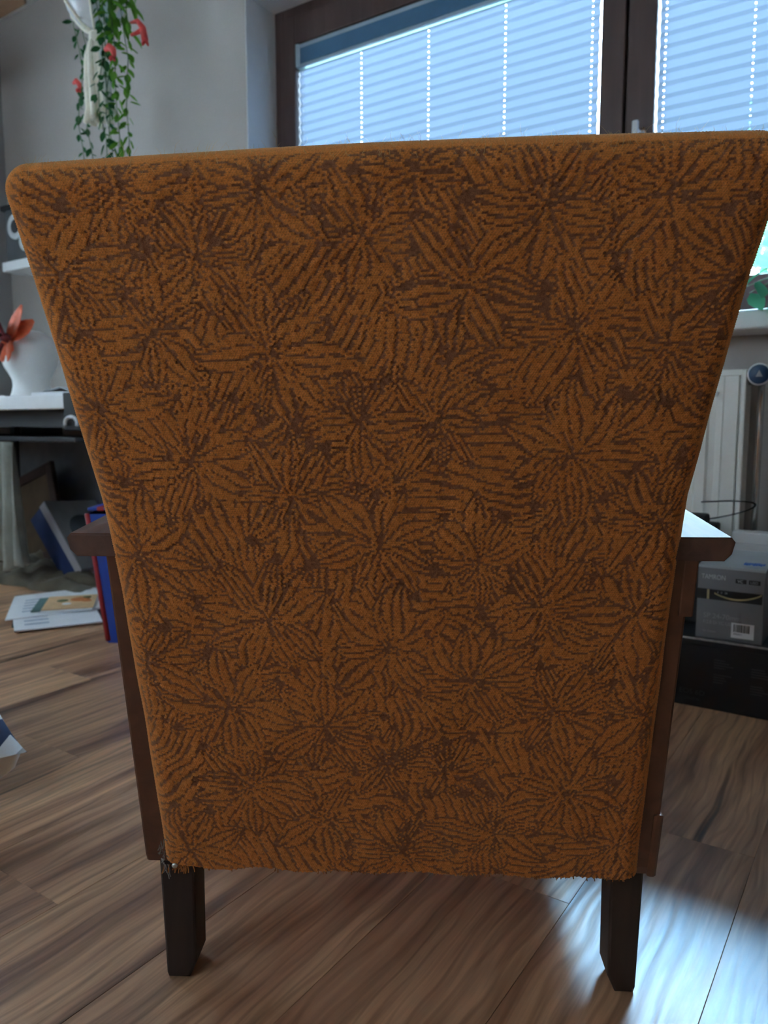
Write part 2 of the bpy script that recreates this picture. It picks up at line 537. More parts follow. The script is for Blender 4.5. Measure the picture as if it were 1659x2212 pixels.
def text_mesh(name, s, size, m, parent, loc, rot, extrude=0.0002, width=None):
    cu = bpy.data.curves.new(name, 'FONT')
    cu.body = s
    cu.size = size
    cu.extrude = extrude
    cu.align_x = 'LEFT'
    t = bpy.data.objects.new(name + '_curve', cu)
    C.objects.link(t)
    dg = bpy.context.evaluated_depsgraph_get()
    me = bpy.data.meshes.new_from_object(t.evaluated_get(dg))
    bpy.data.objects.remove(t)
    bpy.data.curves.remove(cu)
    me.name = name
    if width:
        xs = [v.co.x for v in me.vertices]
        k = width / (max(xs) - min(xs))
        for v in me.vertices:
            v.co.x *= k
    me.materials.clear()
    return link_mesh(name, me, m, parent, loc, rot)


def copy_tree(o, parent=None):
    c = o.copy()
    C.objects.link(c)
    if parent is not None:
        c.parent = parent
    for ch in o.children:
        copy_tree(ch, c)
    return c


# ================================================================== THE ROOM
XL, XR, YB, YW, ZC = -3.80, 1.60, -2.00, 2.25, 2.62
WX0, WX1, WZ0, WZ1 = -2.15, -0.045, 0.93, 2.27
#         # window_1 opening
BX0, BX1, BZ0, BZ1 = -2.20, -1.05, 1.02, 2.24          # fill_window_2 opening, rear wall

PW, PL = 0.198, 1.285
fl = box('floor', (XL - 0.1, YB - 0.1, -0.06), (XR + 0.1, YW + 0.33, -0.0085), M['subfloor'], bevel=0)
tag(fl, 'warm brown oak laminate floor of long grained planks', None, None, 'structure')
bm = bmesh.new()
add_box(bm, (-PW / 2 + 0.0002, -PL / 2 + 0.0002, -0.008), (PW / 2 - 0.0002, PL / 2 - 0.0002, 0.0), 0.0005, 1)
plank_me = bpy.data.meshes.new('plank')
bm.to_mesh(plank_me); bm.free()
plank_me.materials.append(M['plank'])
k0 = -18
for i in range(k0, 10):
    xc = -0.147 - PW / 2 + i * PW
    if xc < XL - 0.1 or xc > XR + 0.1:
        continue
    y0 = (1.248 if i == 0 else 1.248 + PL * ((i * 0.381 + (0.17 if i % 2 else 0.0)) % 1.0))
    j = -4
    while True:
        yc = y0 + j * PL + PL / 2
        j += 1
        if yc - PL / 2 > YW:
            break
        if yc + PL / 2 < YB:
            continue
        o = bpy.data.objects.new('plank', plank_me)
        o.location = (xc, yc, 0)
        o.parent = fl
        C.objects.link(o)


def wall_with_hole(name, m, x0, x1, y0, y1, z1, hx0, hx1, hz0, hz1, label):
    bm = bmesh.new()
    add_box(bm, (x0, y0, 0), (hx0, y1, z1))
    add_box(bm, (hx1, y0, 0), (x1, y1, z1))
    add_box(bm, (hx0, y0, 0), (hx1, y1, hz0))
    add_box(bm, (hx0, y0, hz1), (hx1, y1, z1))
    return tag(obj(name, bm, m), label, None, None, 'structure')


bm = bmesh.new()
for (a, b, c, d) in ((XL - 0.2, WX0, 0, ZC), (WX0, WX1, 0, WZ0), (WX0, WX1, WZ1, ZC), (WX1, XR + 0.2, 0, ZC)):
    add_box(bm, (a, YW, c), (b, YW + 0.33, d))
tag(obj('wall_window', bm, M['wall']), 'white plastered wall holding the wide brown window', kind='structure')
wall_with_hole('wall_rear', M['wall'], XL - 0.2, XR + 0.2, YB - 0.25, YB, ZC, BX0, BX1, BZ0, BZ1, 'plain white plastered wall with an added fill window')
LY0, LY1, LZ0, LZ1 = 0.40, 1.25, 0.90, 2.16         # fill_window_3 opening, side wall
bm = bmesh.new()
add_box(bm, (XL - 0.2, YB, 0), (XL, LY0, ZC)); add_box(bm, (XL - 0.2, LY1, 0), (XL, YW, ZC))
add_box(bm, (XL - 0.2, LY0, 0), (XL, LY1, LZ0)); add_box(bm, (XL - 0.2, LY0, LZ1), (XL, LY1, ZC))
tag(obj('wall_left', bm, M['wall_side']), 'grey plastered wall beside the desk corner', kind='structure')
tag(box('wall_right', (XR, YB, 0), (XR + 0.2, YW, ZC), M['wall'], bevel=0), 'plain white plastered side wall', kind='structure')
tag(box('ceiling', (XL - 0.2, YB - 0.25, ZC), (XR + 0.2, YW + 0.33, ZC + 0.15), M['ceiling'], bevel=0), 'plain white ceiling', kind='structure')
tag(box('baseboard_window', (XL, YW - 0.014, 0.0), (XR, YW, 0.07), M['baseboard'], bevel=0.003), 'low white baseboard under the wide window', kind='structure')
tag(box('baseboard_left', (XL, YB, 0.0), (XL + 0.014, YW - 0.014, 0.07), M['baseboard'], bevel=0.003), 'low white baseboard in the desk corner', kind='structure')

# ---- window_1: dark brown double window
w1 = tag(empty('window_1', (0, 0, 0)), 'wide double window with dark brown frames', None, None, 'structure')


def rect_frame(name, x0, x1, z0, z1, wl, wr, wt, wb, y0, y1, m, parent, bevel=0.004):
    bm = bmesh.new()
    add_box(bm, (x0, y0, z0), (x0 + wl, y1, z1), bevel)
    add_box(bm, (x1 - wr, y0, z0), (x1, y1, z1), bevel)
    add_box(bm, (x0 + wl, y0, z1 - wt), (x1 - wr, y1, z1), bevel)
    add_box(bm, (x0 + wl, y0, z0), (x1 - wr, y1, z0 + wb), bevel)
    return obj(name, bm, m, parent)


rect_frame('outer_frame', WX0, WX1, WZ0, WZ1, 0.047, 0.047, 0.05, 0.05, 2.415, 2.49, M['frame'], w1)
sashL = rect_frame('sash', -2.106, -0.755, 0.975, 2.223, 0.072, 0.074, 0.103, 0.11, 2.40, 2.47, M['frame'], w1)
sashR = rect_frame('sash', -0.747, -0.055, 0.975, 2.223, 0.082, 0.072, 0.103, 0.11, 2.40, 2.47, M['frame'], w1)
box('mullion', (-0.775, 2.42, 0.93), (-0.727, 2.49, 2.27), M['black'], w1, 0.001)
box('pane', (-2.036, 2.452, 1.08), (-0.827, 2.458, 2.122), M['glass'], sashL, 0)
box('pane', (-0.667, 2.452, 1.08), (-0.125, 2.458, 2.122), M['glass'], sashR, 0)
bm = bmesh.new()
add_box(bm, (-0.715, 2.385, 1.44), (-0.685, 2.402, 1.53), 0.003)
add_box(bm, (-0.708, 2.345, 1.505), (-0.692, 2.39, 1.525), 0.003)
add_box(bm, (-0.709, 2.338, 1.40), (-0.691, 2.352, 1.545), 0.004)
obj('handle', bm, M['white'], sashR)
bm = bmesh.new()
add_box(bm, (WX0 + 0.0062, 2.24, 0.902), (WX1 - 0.0005, 2.415, 0.950))
obj('inner_sill', bm, M['sill'], w1)
sill = tag(box('window_sill', (WX0 - 0.06, 2.10, 0.902), (WX1 + 0.25, 2.249, 0.950), M['sill'], bevel=0.008, seg=3), 'broad white window sill above the radiator', None, None, 'structure')

bm = bmesh.new()
add_box(bm, (WX0 - 0.001, YW + 0.001, WZ0), (WX0 + 0.006, 2.415, WZ1))
add_box(bm, (WX0, YW + 0.001, WZ1 - 0.006), (WX1, 2.415, WZ1 + 0.001))
obj('reveal', bm, M['ceiling'], w1)

# ---- fill_window_2 in the rear wall: unseen, added to brighten the room
w2 = tag(empty('fill_window_2', (0, 0, 0)), 'added fill window in the rear wall', None, None, 'structure')
rect_frame('outer_frame', BX0, BX1, BZ0, BZ1, 0.06, 0.06, 0.06, 0.06, YB - 0.18, YB - 0.11, M['frame'], w2)
box('pane', (BX0 + 0.05, YB - 0.15, BZ0 + 0.05), (BX1 - 0.05, YB - 0.144, BZ1 - 0.05), M['frosted'], w2, 0)


w3 = tag(empty('fill_window_3', (0, 0, 0)), 'added fill window in the side wall', None, None, 'structure')  # unseen opening added for fill light on the left of the room
bm = bmesh.new()
for (a, b, c, d) in ((LY0, LY0 + 0.06, LZ0, LZ1), (LY1 - 0.06, LY1, LZ0, LZ1), (LY0 + 0.06, LY1 - 0.06, LZ0, LZ0 + 0.06), (LY0 + 0.06, LY1 - 0.06, LZ1 - 0.06, LZ1)):
    add_box(bm, (XL - 0.15, a, c), (XL - 0.08, b, d), 0.003)
obj('outer_frame', bm, M['frame'], w3)
box('pane', (XL - 0.12, LY0 + 0.05, LZ0 + 0.05), (XL - 0.114, LY1 - 0.05, LZ1 - 0.05), M['frosted'], w3, 0)

# ---- pleated blinds
def pleated_blind(label, x0, x1, zt, zb, cols):
    t = tag(empty('pleated_blind', ((x0 + x1) / 2, 2.428, zb)), label, 'blind')
    ox, oz = (x0 + x1) / 2, zb
    per = 0.0346
    nf = int(round((zt - 0.006 - zb - 0.012) / (per / 2)))
    zz = [zt - 0.004 - k * per / 2 for k in range(nf + 1)]
    yy = [0.0045 if k % 2 else -0.0045 for k in range(nf + 1)]
    xs = [x0]
    hw = 0.0018
    for c in cols:
        if x0 + 0.01 < c < x1 - 0.01:
            xs += [c - hw, c + hw]
    xs.append(x1)
    hole = set(range(1, len(xs) - 1, 2))
    V, F = [], []
    ty = (0.0, 0.40, 0.60, 1.0)
    for k in range(nf):
        base = len(V)
        for s in ty:
            z = zz[k] + (zz[k + 1] - zz[k]) * s
            y = yy[k] + (yy[k + 1] - yy[k]) * s
            for x in xs:
                V.append((x - ox, y, z - oz))
        nx = len(xs)
        for r in range(3):
            for c in range(nx - 1):
                if r == 1 and c in hole:
                    continue
                a = base + r * nx + c
                F.append((a, a + 1, a + nx + 1, a + nx))
    pyobj('cloth', V, F, M['pleat'], t)
    bm = bmesh.new()
    add_box(bm, (x0 - ox - 0.002, -0.021, zt - oz - 0.002), (x1 - ox + 0.002, 0.016, zt - oz + 0.083), 0.003)
    hr = obj('headrail', bm, M['rail'], t)
    box('face_strip', (x0 - ox + 0.022, -0.0235, zt - oz + 0.010), (x1 - ox - 0.022, -0.020, zt - oz + 0.066), M['rail_face'], hr, 0.0008)
    box('end_cap', (x0 - ox - 0.004, -0.024, zt - oz), (x0 - ox + 0.014, 0.017, zt - oz + 0.087), M['rail'], hr, 0.003)
    box('end_cap', (x1 - ox - 0.014, -0.024, zt - oz), (x1 - ox + 0.004, 0.017, zt - oz + 0.087), M['rail'], hr, 0.003)
    box('bottom_rail', (x0 - ox, -0.011, 0.0), (x1 - ox, 0.011, 0.016), M['rail'], t, 0.003)
    for c in cols:
        if x0 < c < x1:
            tube('lift_cord', [(c - ox, 0, 0.01), (c - ox, 0, zt - oz)], 0.0005, M['cord'], t, 5)
    return t


pleated_blind('pale blue pleated blind drawn down beside the white wall', -2.032, -0.842, 2.036, 1.090, (-2.018, -1.738, -1.450, -1.158, -0.866))
pleated_blind('pale blue pleated blind half raised above the sill plant', -0.662, -0.130, 2.036, 1.442, (-0.645, -0.407, -0.150))

# ================================================================== THE ARMCHAIR
chair = tag(empty('armchair', (-0.4585, 0.712, 0), (0, 0, R(31.3))),
            'mustard armchair seen from behind, brown leaf-figured upholstery, wooden arms and legs', 'armchair')
LEAN = R(12)
ZB, Y0 = 0.137, -0.012
TL, CL, SL = math.tan(LEAN), math.cos(LEAN), math.sin(LEAN)
Lz = [0.10, 0.154, 0.322, 0.434, 0.562, 0.595, 0.72, 0.80, 0.865, 0.93]
Lx = [-0.278, -0.279, -0.284, -0.289, -0.296, -0.300, -0.321, -0.336, -0.349, -0.357]
Rz = [0.10, 0.157, 0.335, 0.443, 0.547, 0.598, 0.655, 0.718, 0.796, 0.854, 0.93]
Rx = [0.277, 0.277, 0.278, 0.279, 0.281, 0.283, 0.291, 0.301, 0.313, 0.325, 0.336]

FLOWERS = [(-0.028, 0.715), (-0.111, 0.609), (0.063, 0.672), (0.159, 0.629), (-0.198, 0.511), (0.167, 0.514), (0.038, 0.547), (-0.101, 0.469), (-0.036, 0.549), (-0.02, 0.426), (0.083, 0.408), (-0.261, 0.412), (0.149, 0.363), (-0.133, 0.344), (-0.007, 0.311), (0.08, 0.274), (-0.266, 0.285), (-0.18, 0.236), (-0.08, 0.218), (0.169, 0.24), (-0.01, 0.169), (0.053, 0.162), (-0.164, 0.131), (0.18, 0.134), (-0.077, 0.09), (0.004, 0.047), (-0.244, 0.039), (-0.219, 0.631), (-0.303, 0.679), (0.245, 0.619), (-0.175, 0.693), (-0.239, 0.754), (-0.117, 0.752), (0.018, 0.766), (0.128, 0.731), (0.232, 0.741), (0.299, 0.674), (0.251, 0.448), (0.242, 0.349), (0.263, 0.236), (0.104, 0.076), (0.244, 0.067), (-0.28, 0.56)]


def vnoise(x, y, cell, seed):
    g = np.random.default_rng(seed).random((128, 128)) * 2 - 1
    u, v = x / cell + 40.3, y / cell + 40.7
    i, j = np.floor(u).astype(int), np.floor(v).astype(int)
    fx, fy = u - i, v - j
    fx = fx * fx * (3 - 2 * fx); fy = fy * fy * (3 - 2 * fy)
    i %= 127; j %= 127
    return (g[j, i] * (1 - fx) + g[j, i + 1] * fx) * (1 - fy) + (g[j + 1, i] * (1 - fx) + g[j + 1, i + 1] * fx) * fy


def figure(x, s):
    """1 where the woven dark figure runs: leaf-shaped petals raying out of each flower, else 0."""
    wx = x + 0.005 * vnoise(x, s, 0.035, 1) + 0.0015 * vnoise(x, s, 0.010, 2)
    ws = s + 0.005 * vnoise(x, s, 0.035, 3) + 0.0015 * vnoise(x, s, 0.010, 4)
    gx = np.zeros(x.shape); gs = np.zeros(x.shape); psi = np.zeros(x.shape)
    d2 = np.full(x.shape, 9.0)
    for i, (fx, fs) in enumerate(FLOWERS):
        dx, ds = wx - fx, ws - fs
        r2 = dx * dx + ds * ds + 1e-8
        q = 32.0 if (i * 7 + 3) % 5 < 3 else -32.0
        psi += q * np.arctan2(ds, dx)
        gx += -q * ds / r2; gs += q * dx / r2
        d2 = np.minimum(d2, r2)
    spacing = 2 * np.pi / np.sqrt(gx * gx + gs * gs + 1e-6)
    k = np.clip(np.round(np.log2(np.maximum(spacing, 1e-5) / 0.0090)), -5, 2)
    f = 2.0 ** k
    ph = np.mod(psi * f, 2 * np.pi) / (2 * np.pi)
    dist = np.minimum(ph, 1 - ph) * spacing / f
    rg = random.Random(5)
    petals = []
    for i, (fx, fs) in enumerate(FLOWERS):
        near = min(math.hypot(fx - a, fs - b) for a, b in FLOWERS if (a, b) != (fx, fs))
        n = rg.choice((8, 9, 9, 10))
        a0 = rg.uniform(0, 2 * math.pi)
        for k_ in range(n):
            L = min(0.078, max(0.046, near * rg.uniform(0.62, 0.95)))
            petals.append((rg.random(), fx, fs, a0 + 2 * math.pi * (k_ + rg.uniform(-0.22, 0.22)) / n, L, L * rg.uniform(0.17, 0.24), rg.uniform(-0.55, 0.55), rg.choice((3, 3, 4))))
    petals.sort()
    for (_, fx, fs, al, L, W, cv, nl) in petals:
        m = (np.abs(wx - fx) < L * 1.1) & (np.abs(ws - fs) < L * 1.1)
        dx, ds = wx[m] - fx, ws[m] - fs
        t = (dx * math.cos(al) + ds * math.sin(al)) / L
        w = -dx * math.sin(al) + ds * math.cos(al)
        w = w - cv * L * 0.35 * t * t + 0.05 * cv * L * np.sin(t * 6)
        tt = np.clip(t, 0, 1)
        hw = W * np.sin(np.pi * tt ** 1.05) ** 1.0 + 0.0005
        ins = (t > 0) & (t < 1) & (np.abs(w) < hw + 0.0008)
        v = np.minimum(np.abs(np.abs(w) - hw), 9)
        u = w / np.maximum(hw, 1e-4)
        for q in range(1, nl):
            c = -1 + 2 * q / nl
            # the inner veins start away from the crowded base
            v = np.minimum(v, np.where(t > 0.10 + 0.12 * (q % 2), np.abs(w - c * hw), 9))
        dm = dist[m]
        dm[ins] = v[ins]
        dist[m] = dm
    wid = 0.00135 + 0.0007 * vnoise(x, s, 0.018, 5)
    line = dist < wid
    gaps = vnoise(x, s, 0.010, 6) + 0.5 * vnoise(x, s, 0.005, 8) > 0.80
    line &= ~gaps
    line |= np.sqrt(d2) < 0.0028
    line |= np.random.default_rng(3).random(x.shape) < 0.025
    return line.astype(np.float32)


def build_back():
    Rd = 0.024
    wrap = math.pi * Rd / 2 + 0.045
    du, dv = 0.0013, 0.0011
    nw = int(wrap / du) // 2 * 2
    nfu = 432
    s_bot = 0.017
    nfv = 684
    nv_w = int(wrap / dv) // 2 * 2
    ncol, nrow = nw * 2 + nfu + 1, nfv + nv_w + 1
    ci, ri = np.meshgrid(np.arange(ncol), np.arange(nrow))
    tu = np.clip((ci - nw) / nfu, 0, 1)
    ea = np.where(ci < nw, (ci - nw) * du, np.where(ci > nw + nfu, (ci - nw - nfu) * du, 0.0))
    tv = np.clip(ri / nfv, 0, 1)
    eb = np.where(ri > nfv, (ri - nfv) * dv, 0.0)
    # height along the leaning plane; the top edge rises a little to the right
    top = (0.895 + 0.016 * tu + 0.004 * np.sin(tu * math.pi) - ZB) / CL - Rd
    s = s_bot + (top - s_bot) * tv
    z = ZB + s * CL
    xl = np.interp(z, Lz, Lx) + Rd
    xr = np.interp(z, Rz, Rx) - Rd
    x = xl + (xr - xl) * tu
    # slight sag and waviness of the lower hem
    s = s + (1 - tv) ** 8 * 0.003 * np.sin(x * 70) * 0.6
    L = np.sqrt(ea * ea + eb * eb)
    dx = np.where(L > 0, ea / np.maximum(L, 1e-9), 0)
    ds = np.where(L > 0, eb / np.maximum(L, 1e-9), 0)
    phi = np.minimum(L / Rd, math.pi / 2)
    rad = Rd * np.sin(phi)
    dep = Rd * (1 - np.cos(phi)) + np.maximum(L - Rd * math.pi / 2, 0)
    nx_, ns_, nd_ = dx * np.sin(phi), ds * np.sin(phi), -np.cos(phi)
    # gentle padding swell of the flat field
    swell = 0.006 * np.sin(np.clip(tu, 0, 1) * math.pi) ** 0.7 * np.sin(np.clip(tv * 0.9 + 0.08, 0, 1) * math.pi) ** 0.7
    px, ps, pd = x + dx * rad, s + ds * rad, dep - swell
    pd = pd + 0.0015 * vnoise(px, ps, 0.05, 21)
    # woven loops, two vertices each way, rows in brick bond
    lr = ri // 2
    lc = (ci + (lr % 2)) // 2
    fx = x + ea; fs = s + eb
    # one value for a loop, taken at the loop's own centre vertex
    gr, gc = np.meshgrid(np.arange(nrow // 2 + 1), np.arange(ncol // 2 + 2), indexing='ij')
    cc = np.clip(gc * 2 - (gr % 2) + 1, 0, ncol - 1)
    rc = np.clip(gr * 2 + 1, 0, nrow - 1)
    dark = figure(fx[rc, cc], fs[rc, cc])[lr, lc]
    # the cloth wrapped round the edge is the plain piled front cloth
    plain = L > Rd * 0.75
    dark = np.where(plain, dark * 0.15, dark)
    rnd = RNG.random((nrow // 2 + 2, ncol // 2 + 3)).astype(np.float32)
    rv = rnd[lr, lc]
    rv = np.where(plain, 0.75 + 0.25 * rv, rv)  # edge tone also lightened, standing in for light caught on the rim
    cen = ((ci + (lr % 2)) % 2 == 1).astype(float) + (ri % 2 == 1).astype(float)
    # gaps between loops darkened in the colour, as the weave's small shadows
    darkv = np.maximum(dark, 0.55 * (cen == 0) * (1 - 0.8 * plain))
    h = (cen - 1.0) * 0.00060 + (rv - 0.5) * 0.00035 - dark * 0.00035
    px = px + nx_ * h; ps = ps + ns_ * h; pd = pd + nd_ * h
    # ragged bottom hem
    hem = (ri == 0)
    ps = ps + hem * (RNG.random(px.shape) - 0.5) * 0.003
    # plane frame -> chair axes; depth runs forward, square to the leaning plane
    X = px
    Y = Y0 - ps * SL + pd * CL
    Z = ZB + ps * CL + pd * SL
    co = np.stack([X, Y, Z], -1).reshape(-1, 3).astype(np.float32)
    a = (np.arange(nrow - 1)[:, None] * ncol + np.arange(ncol - 1)[None, :]).reshape(-1)
    quads = np.stack([a, a + 1, a + ncol + 1, a + ncol], -1).astype(np.int32)
    me = bpy.data.meshes.new('back_upholstery')
    me.vertices.add(len(co)); me.vertices.foreach_set('co', co.ravel())
    me.loops.add(quads.size); me.loops.foreach_set('vertex_index', quads.ravel())
    me.polygons.add(len(quads))
    me.polygons.foreach_set('loop_start', np.arange(0, quads.size, 4, dtype=np.int32))
    me.update(calc_edges=True)
    at = me.color_attributes.new('figure', 'FLOAT_COLOR', 'POINT')
    cols = np.ones((len(co), 4), np.float32)
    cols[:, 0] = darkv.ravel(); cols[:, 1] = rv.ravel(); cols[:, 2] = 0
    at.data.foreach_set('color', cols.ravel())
    me.shade_smooth()
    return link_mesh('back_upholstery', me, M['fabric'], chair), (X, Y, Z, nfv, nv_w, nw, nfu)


back, GR = build_back()
GX, GY, GZ, NFV, NVW, NW, NFU = GR


def plain_attr(o):
    me = o.data
    at = me.color_attributes.new('figure', 'FLOAT_COLOR', 'POINT')
    n = len(me.vertices)
    c = np.zeros((n, 4), np.float32)
    c[:, 1] = 0.6; c[:, 3] = 1
    at.data.foreach_set('color', c.ravel())


# loose fibres standing up along the top edge
V, F = [], []
for k in range(420):
    ci = NW + int(random.random() * NFU)
    ri = NFV + int(random.uniform(6, 34))
    p = Vector((GX[ri, ci], GY[ri, ci], GZ[ri, ci]))
    ln = random.choice((0.004, 0.005, 0.006, 0.007, 0.009, 0.014)) * random.uniform(0.6, 1.3)
    d = Vector((random.uniform(-0.9, 0.9), random.uniform(-0.35, 0.5), 1)).normalized()
    bend = Vector((random.uniform(-1, 1), random.uniform(-0.4, 0.4), -0.2)) * ln * 0.5
    pts = [p - d * 0.001, p + d * ln * 0.5 + bend * 0.25, p + d * ln + bend]
    w = 0.00012
    b = len(V)
    for q, ww in zip(pts, (w, w, w * 0.3)):
        V += [q + Vector((-ww, 0, 0)), q + Vector((ww, 0, 0)), q + Vector((0, ww * 1.6, 0))]
    for r in range(2):
        o_ = b + r * 3
        for e in range(3):
            F.append((o_ + e, o_ + (e + 1) % 3, o_ + 3 + (e + 1) % 3, o_ + 3 + e))
tag(pyobj('loose_fibre', V, F, M['fuzz'], back), 'short loose mustard fibres along the top edge', kind='stuff')


def on_back(x, s, d=0.0):
    return Vector((x, Y0 - s * SL + d * CL, ZB + s * CL + d * SL))


# nail, lint and frayed threads at the lower corner
p = on_back(-0.262, 0.021, -0.003)
lathe('nail', [(0.0035, 0), (0.0035, 0.001), (0.002, 0.0022), (0.0002, 0.0026)], M['nail'], back, 12, p, (R(90 + 12), 0, 0))
bm = bmesh.new()
for k in range(26):
    x = -0.276 + random.uniform(-0.002, 0.006)
    s = random.uniform(0.004, 0.058)
    q = on_back(x, s, -0.002)
    e = q + Vector((random.uniform(-0.004, 0.004), -0.001, random.uniform(-0.010, 0.006)))
    add_tube(bm, [q, (q + e) / 2 + Vector((0.001, -0.001, 0)), e], 0.0006, 4)
tag(obj('lint', bm, M['dust'], back), 'grey lint caught on the frayed corner', kind='stuff')
bm = bmesh.new()
for k in range(22):
    x = -0.262 + random.gauss(0.004, 0.008)
    q = on_back(x, 0.020, -0.001)
    e = q + Vector((random.uniform(-0.003, 0.003), -0.001, -random.uniform(0.004, 0.011)))
    add_tube(bm, [q, (q + e) / 2 + Vector((0.0008, -0.001, 0)), e], 0.0008, 4)
for k in range(60):
    x = random.uniform(-0.27, 0.275)
    q = on_back(x, 0.019, 0.0)
    e = q + Vector((random.uniform(-0.002, 0.002), -0.001, -random.uniform(0.002, 0.006)))
    add_tube(bm, [q, e], 0.0007, 4)
plain = obj('frayed_thread', bm, M['fray'], back)
tag(plain, 'frayed mustard threads along the lower hem', kind='stuff')

# inner back cushion, seat (seen only from the side or front)
bm = bmesh.new()
mt = Matrix.Translation((0, Y0, ZB)) @ Matrix.Rotation(LEAN, 4, 'X')
poly = [(-0.268, 0.02), (0.265, 0.02), (0.265, 0.46), (0.30, 0.74), (0.288, 0.755), (-0.31, 0.738), (-0.322, 0.72), (-0.28, 0.46)]
add_prism(bm, poly, 1, 0.014, 0.115, 0.02, 3)
bmesh.ops.transform(bm, matrix=mt, verts=bm.verts)
o = obj('back_cushion', bm, M['fabric'], chair, smooth=False); plain_attr(o)
bm = bmesh.new(); add_box(bm, (-0.268, 0.03, 0.17), (0.268, 0.56, 0.27), 0.015, 3)
o = obj('seat_frame', bm, M['fabric'], chair); plain_attr(o)
bm = bmesh.new(); add_box(bm, (-0.262, 0.07, 0.265), (0.262, 0.585, 0.40), 0.045, 4)
o = obj('seat_cushion', bm, M['fabric'], chair, smooth=True); plain_attr(o)

# wooden side boards: the rear edge follows the lean of the back
sideL = [(-0.006, 0.162), (-0.002, 0.152), (0.012, 0.146), (0.55, 0.165), (0.56, 0.175), (0.53, 0.50), (0.50, 0.555), (-0.086, 0.545)]
prism('side_panel', sideL, 0, -0.302, -0.272, M['walnut'], chair, 0.003)
bm = bmesh.new()
add_prism(bm, sideL, 0, 0.268, 0.294, 0.003)
add_prism(bm, [(-0.074, 0.475), (0.50, 0.475), (0.50, 0.555), (-0.086, 0.545)], 0, 0.285, 0.300, 0.002)
add_prism(bm, [(-0.005, 0.150), (0.55, 0.166), (0.55, 0.235), (-0.024, 0.235)], 0, 0.285, 0.2975, 0.004)
obj('side_panel', bm, M['walnut'], chair)


# armrests: flat boards opening and rising a little toward the front
def armrest(sgn, xo, xi):
    bm = bmesh.new()
    secs = []
    ys = [-0.088, -0.05, 0.05, 0.2, 0.35, 0.47, 0.53, 0.55]
    for i, y in enumerate(ys):
        t = (y + 0.088) / 0.638
        outer = xo + 0.052 * t - (0.02 if i == len(ys) - 1 else 0.004 if i == len(ys) - 2 else 0)
        inner = xi + 0.02 * t + (0.012 if i == len(ys) - 1 else 0)
        zt = 0.5585 + 0.030 * t
        th = 0.0240
        prof = [(inner, zt - th), (inner, zt - 0.003), (inner + 0.003, zt), (outer - 0.004, zt), (outer, zt - 0.005),
                (outer - 0.003, zt - th + 0.007), (outer - 0.010, zt - th)]
        secs.append([bm.verts.new((sgn * x, y, z)) for x, z in prof])
    for a, b in zip(secs, secs[1:]):
        n = len(a)
        for k in range(n):
            bm.faces.new((a[k], a[(k + 1) % n], b[(k + 1) % n], b[k]))
    f0 = bm.faces.new(secs[0]); f1 = bm.faces.new(secs[-1][::-1])
    bmesh.ops.bevel(bm, geom=list(f0.edges), offset=0.0018, segments=2, affect='EDGES')
    return obj('armrest', bm, M['arm'], chair)


armrest(-1, 0.340, 0.268)
armrest(1, 0.333, 0.262)


# legs: square posts with the inner foot edge cut away
def leg(xo, xi, y0, y1, ztop):
    bm = bmesh.new()
    s = 1 if xi > xo else -1
    poly = [(xo, ztop), (xo + s * 0.006, 0.006), (xo + s * 0.008, 0.0), (xi - s * 0.010, 0.0), (xi - s * 0.001, 0.020), (xi, ztop)]
    add_prism(bm, poly, 1, y0, y1, 0.003)
    return obj('leg', bm, M['leg'], chair)


leg(-0.289, -0.245, 0.0, 0.044, 0.20)
leg(0.286, 0.246, 0.0, 0.044, 0.20)
leg(-0.285, -0.235, 0.48, 0.53, 0.20)
leg(0.285, 0.235, 0.48, 0.53, 0.20)

# ================================================================== UNDER THE WINDOW
# radiator
RX0, RX1 = -1.78, -0.335
rad = tag(empty('radiator', ((RX0 + RX1) / 2, 2.19, 0.14)), 'cream ribbed panel radiator below the window sill', 'radiator')
ox = (RX0 + RX1) / 2
V, F = [], []
x = RX0 + 0.03
prof = []
while x < RX1 - 0.075:
    prof += [(x, 0.0), (x + 0.022, 0.0), (x + 0.028, 0.006), (x + 0.044, 0.006)]
    x += 0.05
prof = [(RX0 + 0.004, 0.0)] + prof + [(RX1 - 0.055, 0.0), (RX1 - 0.052, 0.0015), (RX1 - 0.020, 0.0015), (RX1 - 0.018, 0.0)]
for (px_, d) in prof:
    V.append((px_ - ox, -0.04 + d, 0.02)); V.append((px_ - ox, -0.04 + d, 0.655))
for k in range(len(prof) - 1):
    F.append((2 * k, 2 * k + 2, 2 * k + 3, 2 * k + 1))
o = pyobj('front_panel', V, F, M['radiator'], rad)
sm = o.modifiers.new('thickness', 'SOLIDIFY'); sm.thickness = 0.004; sm.offset = 0
box('rear_panel', (RX0 - ox + 0.01, 0.02, 0.02), (RX1 - ox - 0.01, 0.03, 0.65), M['radiator'], rad, 0.002)
box('side_cover', (RX1 - ox - 0.014, -0.044, 0.0), (RX1 - ox, 0.035, 0.668), M['radiator'], rad, 0.004, 3)
box('side_cover', (RX0 - ox, -0.044, 0.0), (RX0 - ox + 0.014, 0.035, 0.668), M['radiator'], rad, 0.004, 3)
bm = bmesh.new()
for k in range(48):
    xx = RX0 - ox + 0.02 + k * (RX1 - RX0 - 0.05) / 48
    add_box(bm, (xx, -0.036, 0.656), (xx + 0.018, 0.030, 0.662))
add_box(bm, (RX0 - ox + 0.012, -0.043, 0.652), (RX1 - ox - 0.012, -0.037, 0.668), 0.001)
add_box(bm, (RX0 - ox + 0.012, 0.028, 0.652), (RX1 - ox - 0.012, 0.034, 0.668), 0.001)
obj('top_grille', bm, M['radiator'], rad)
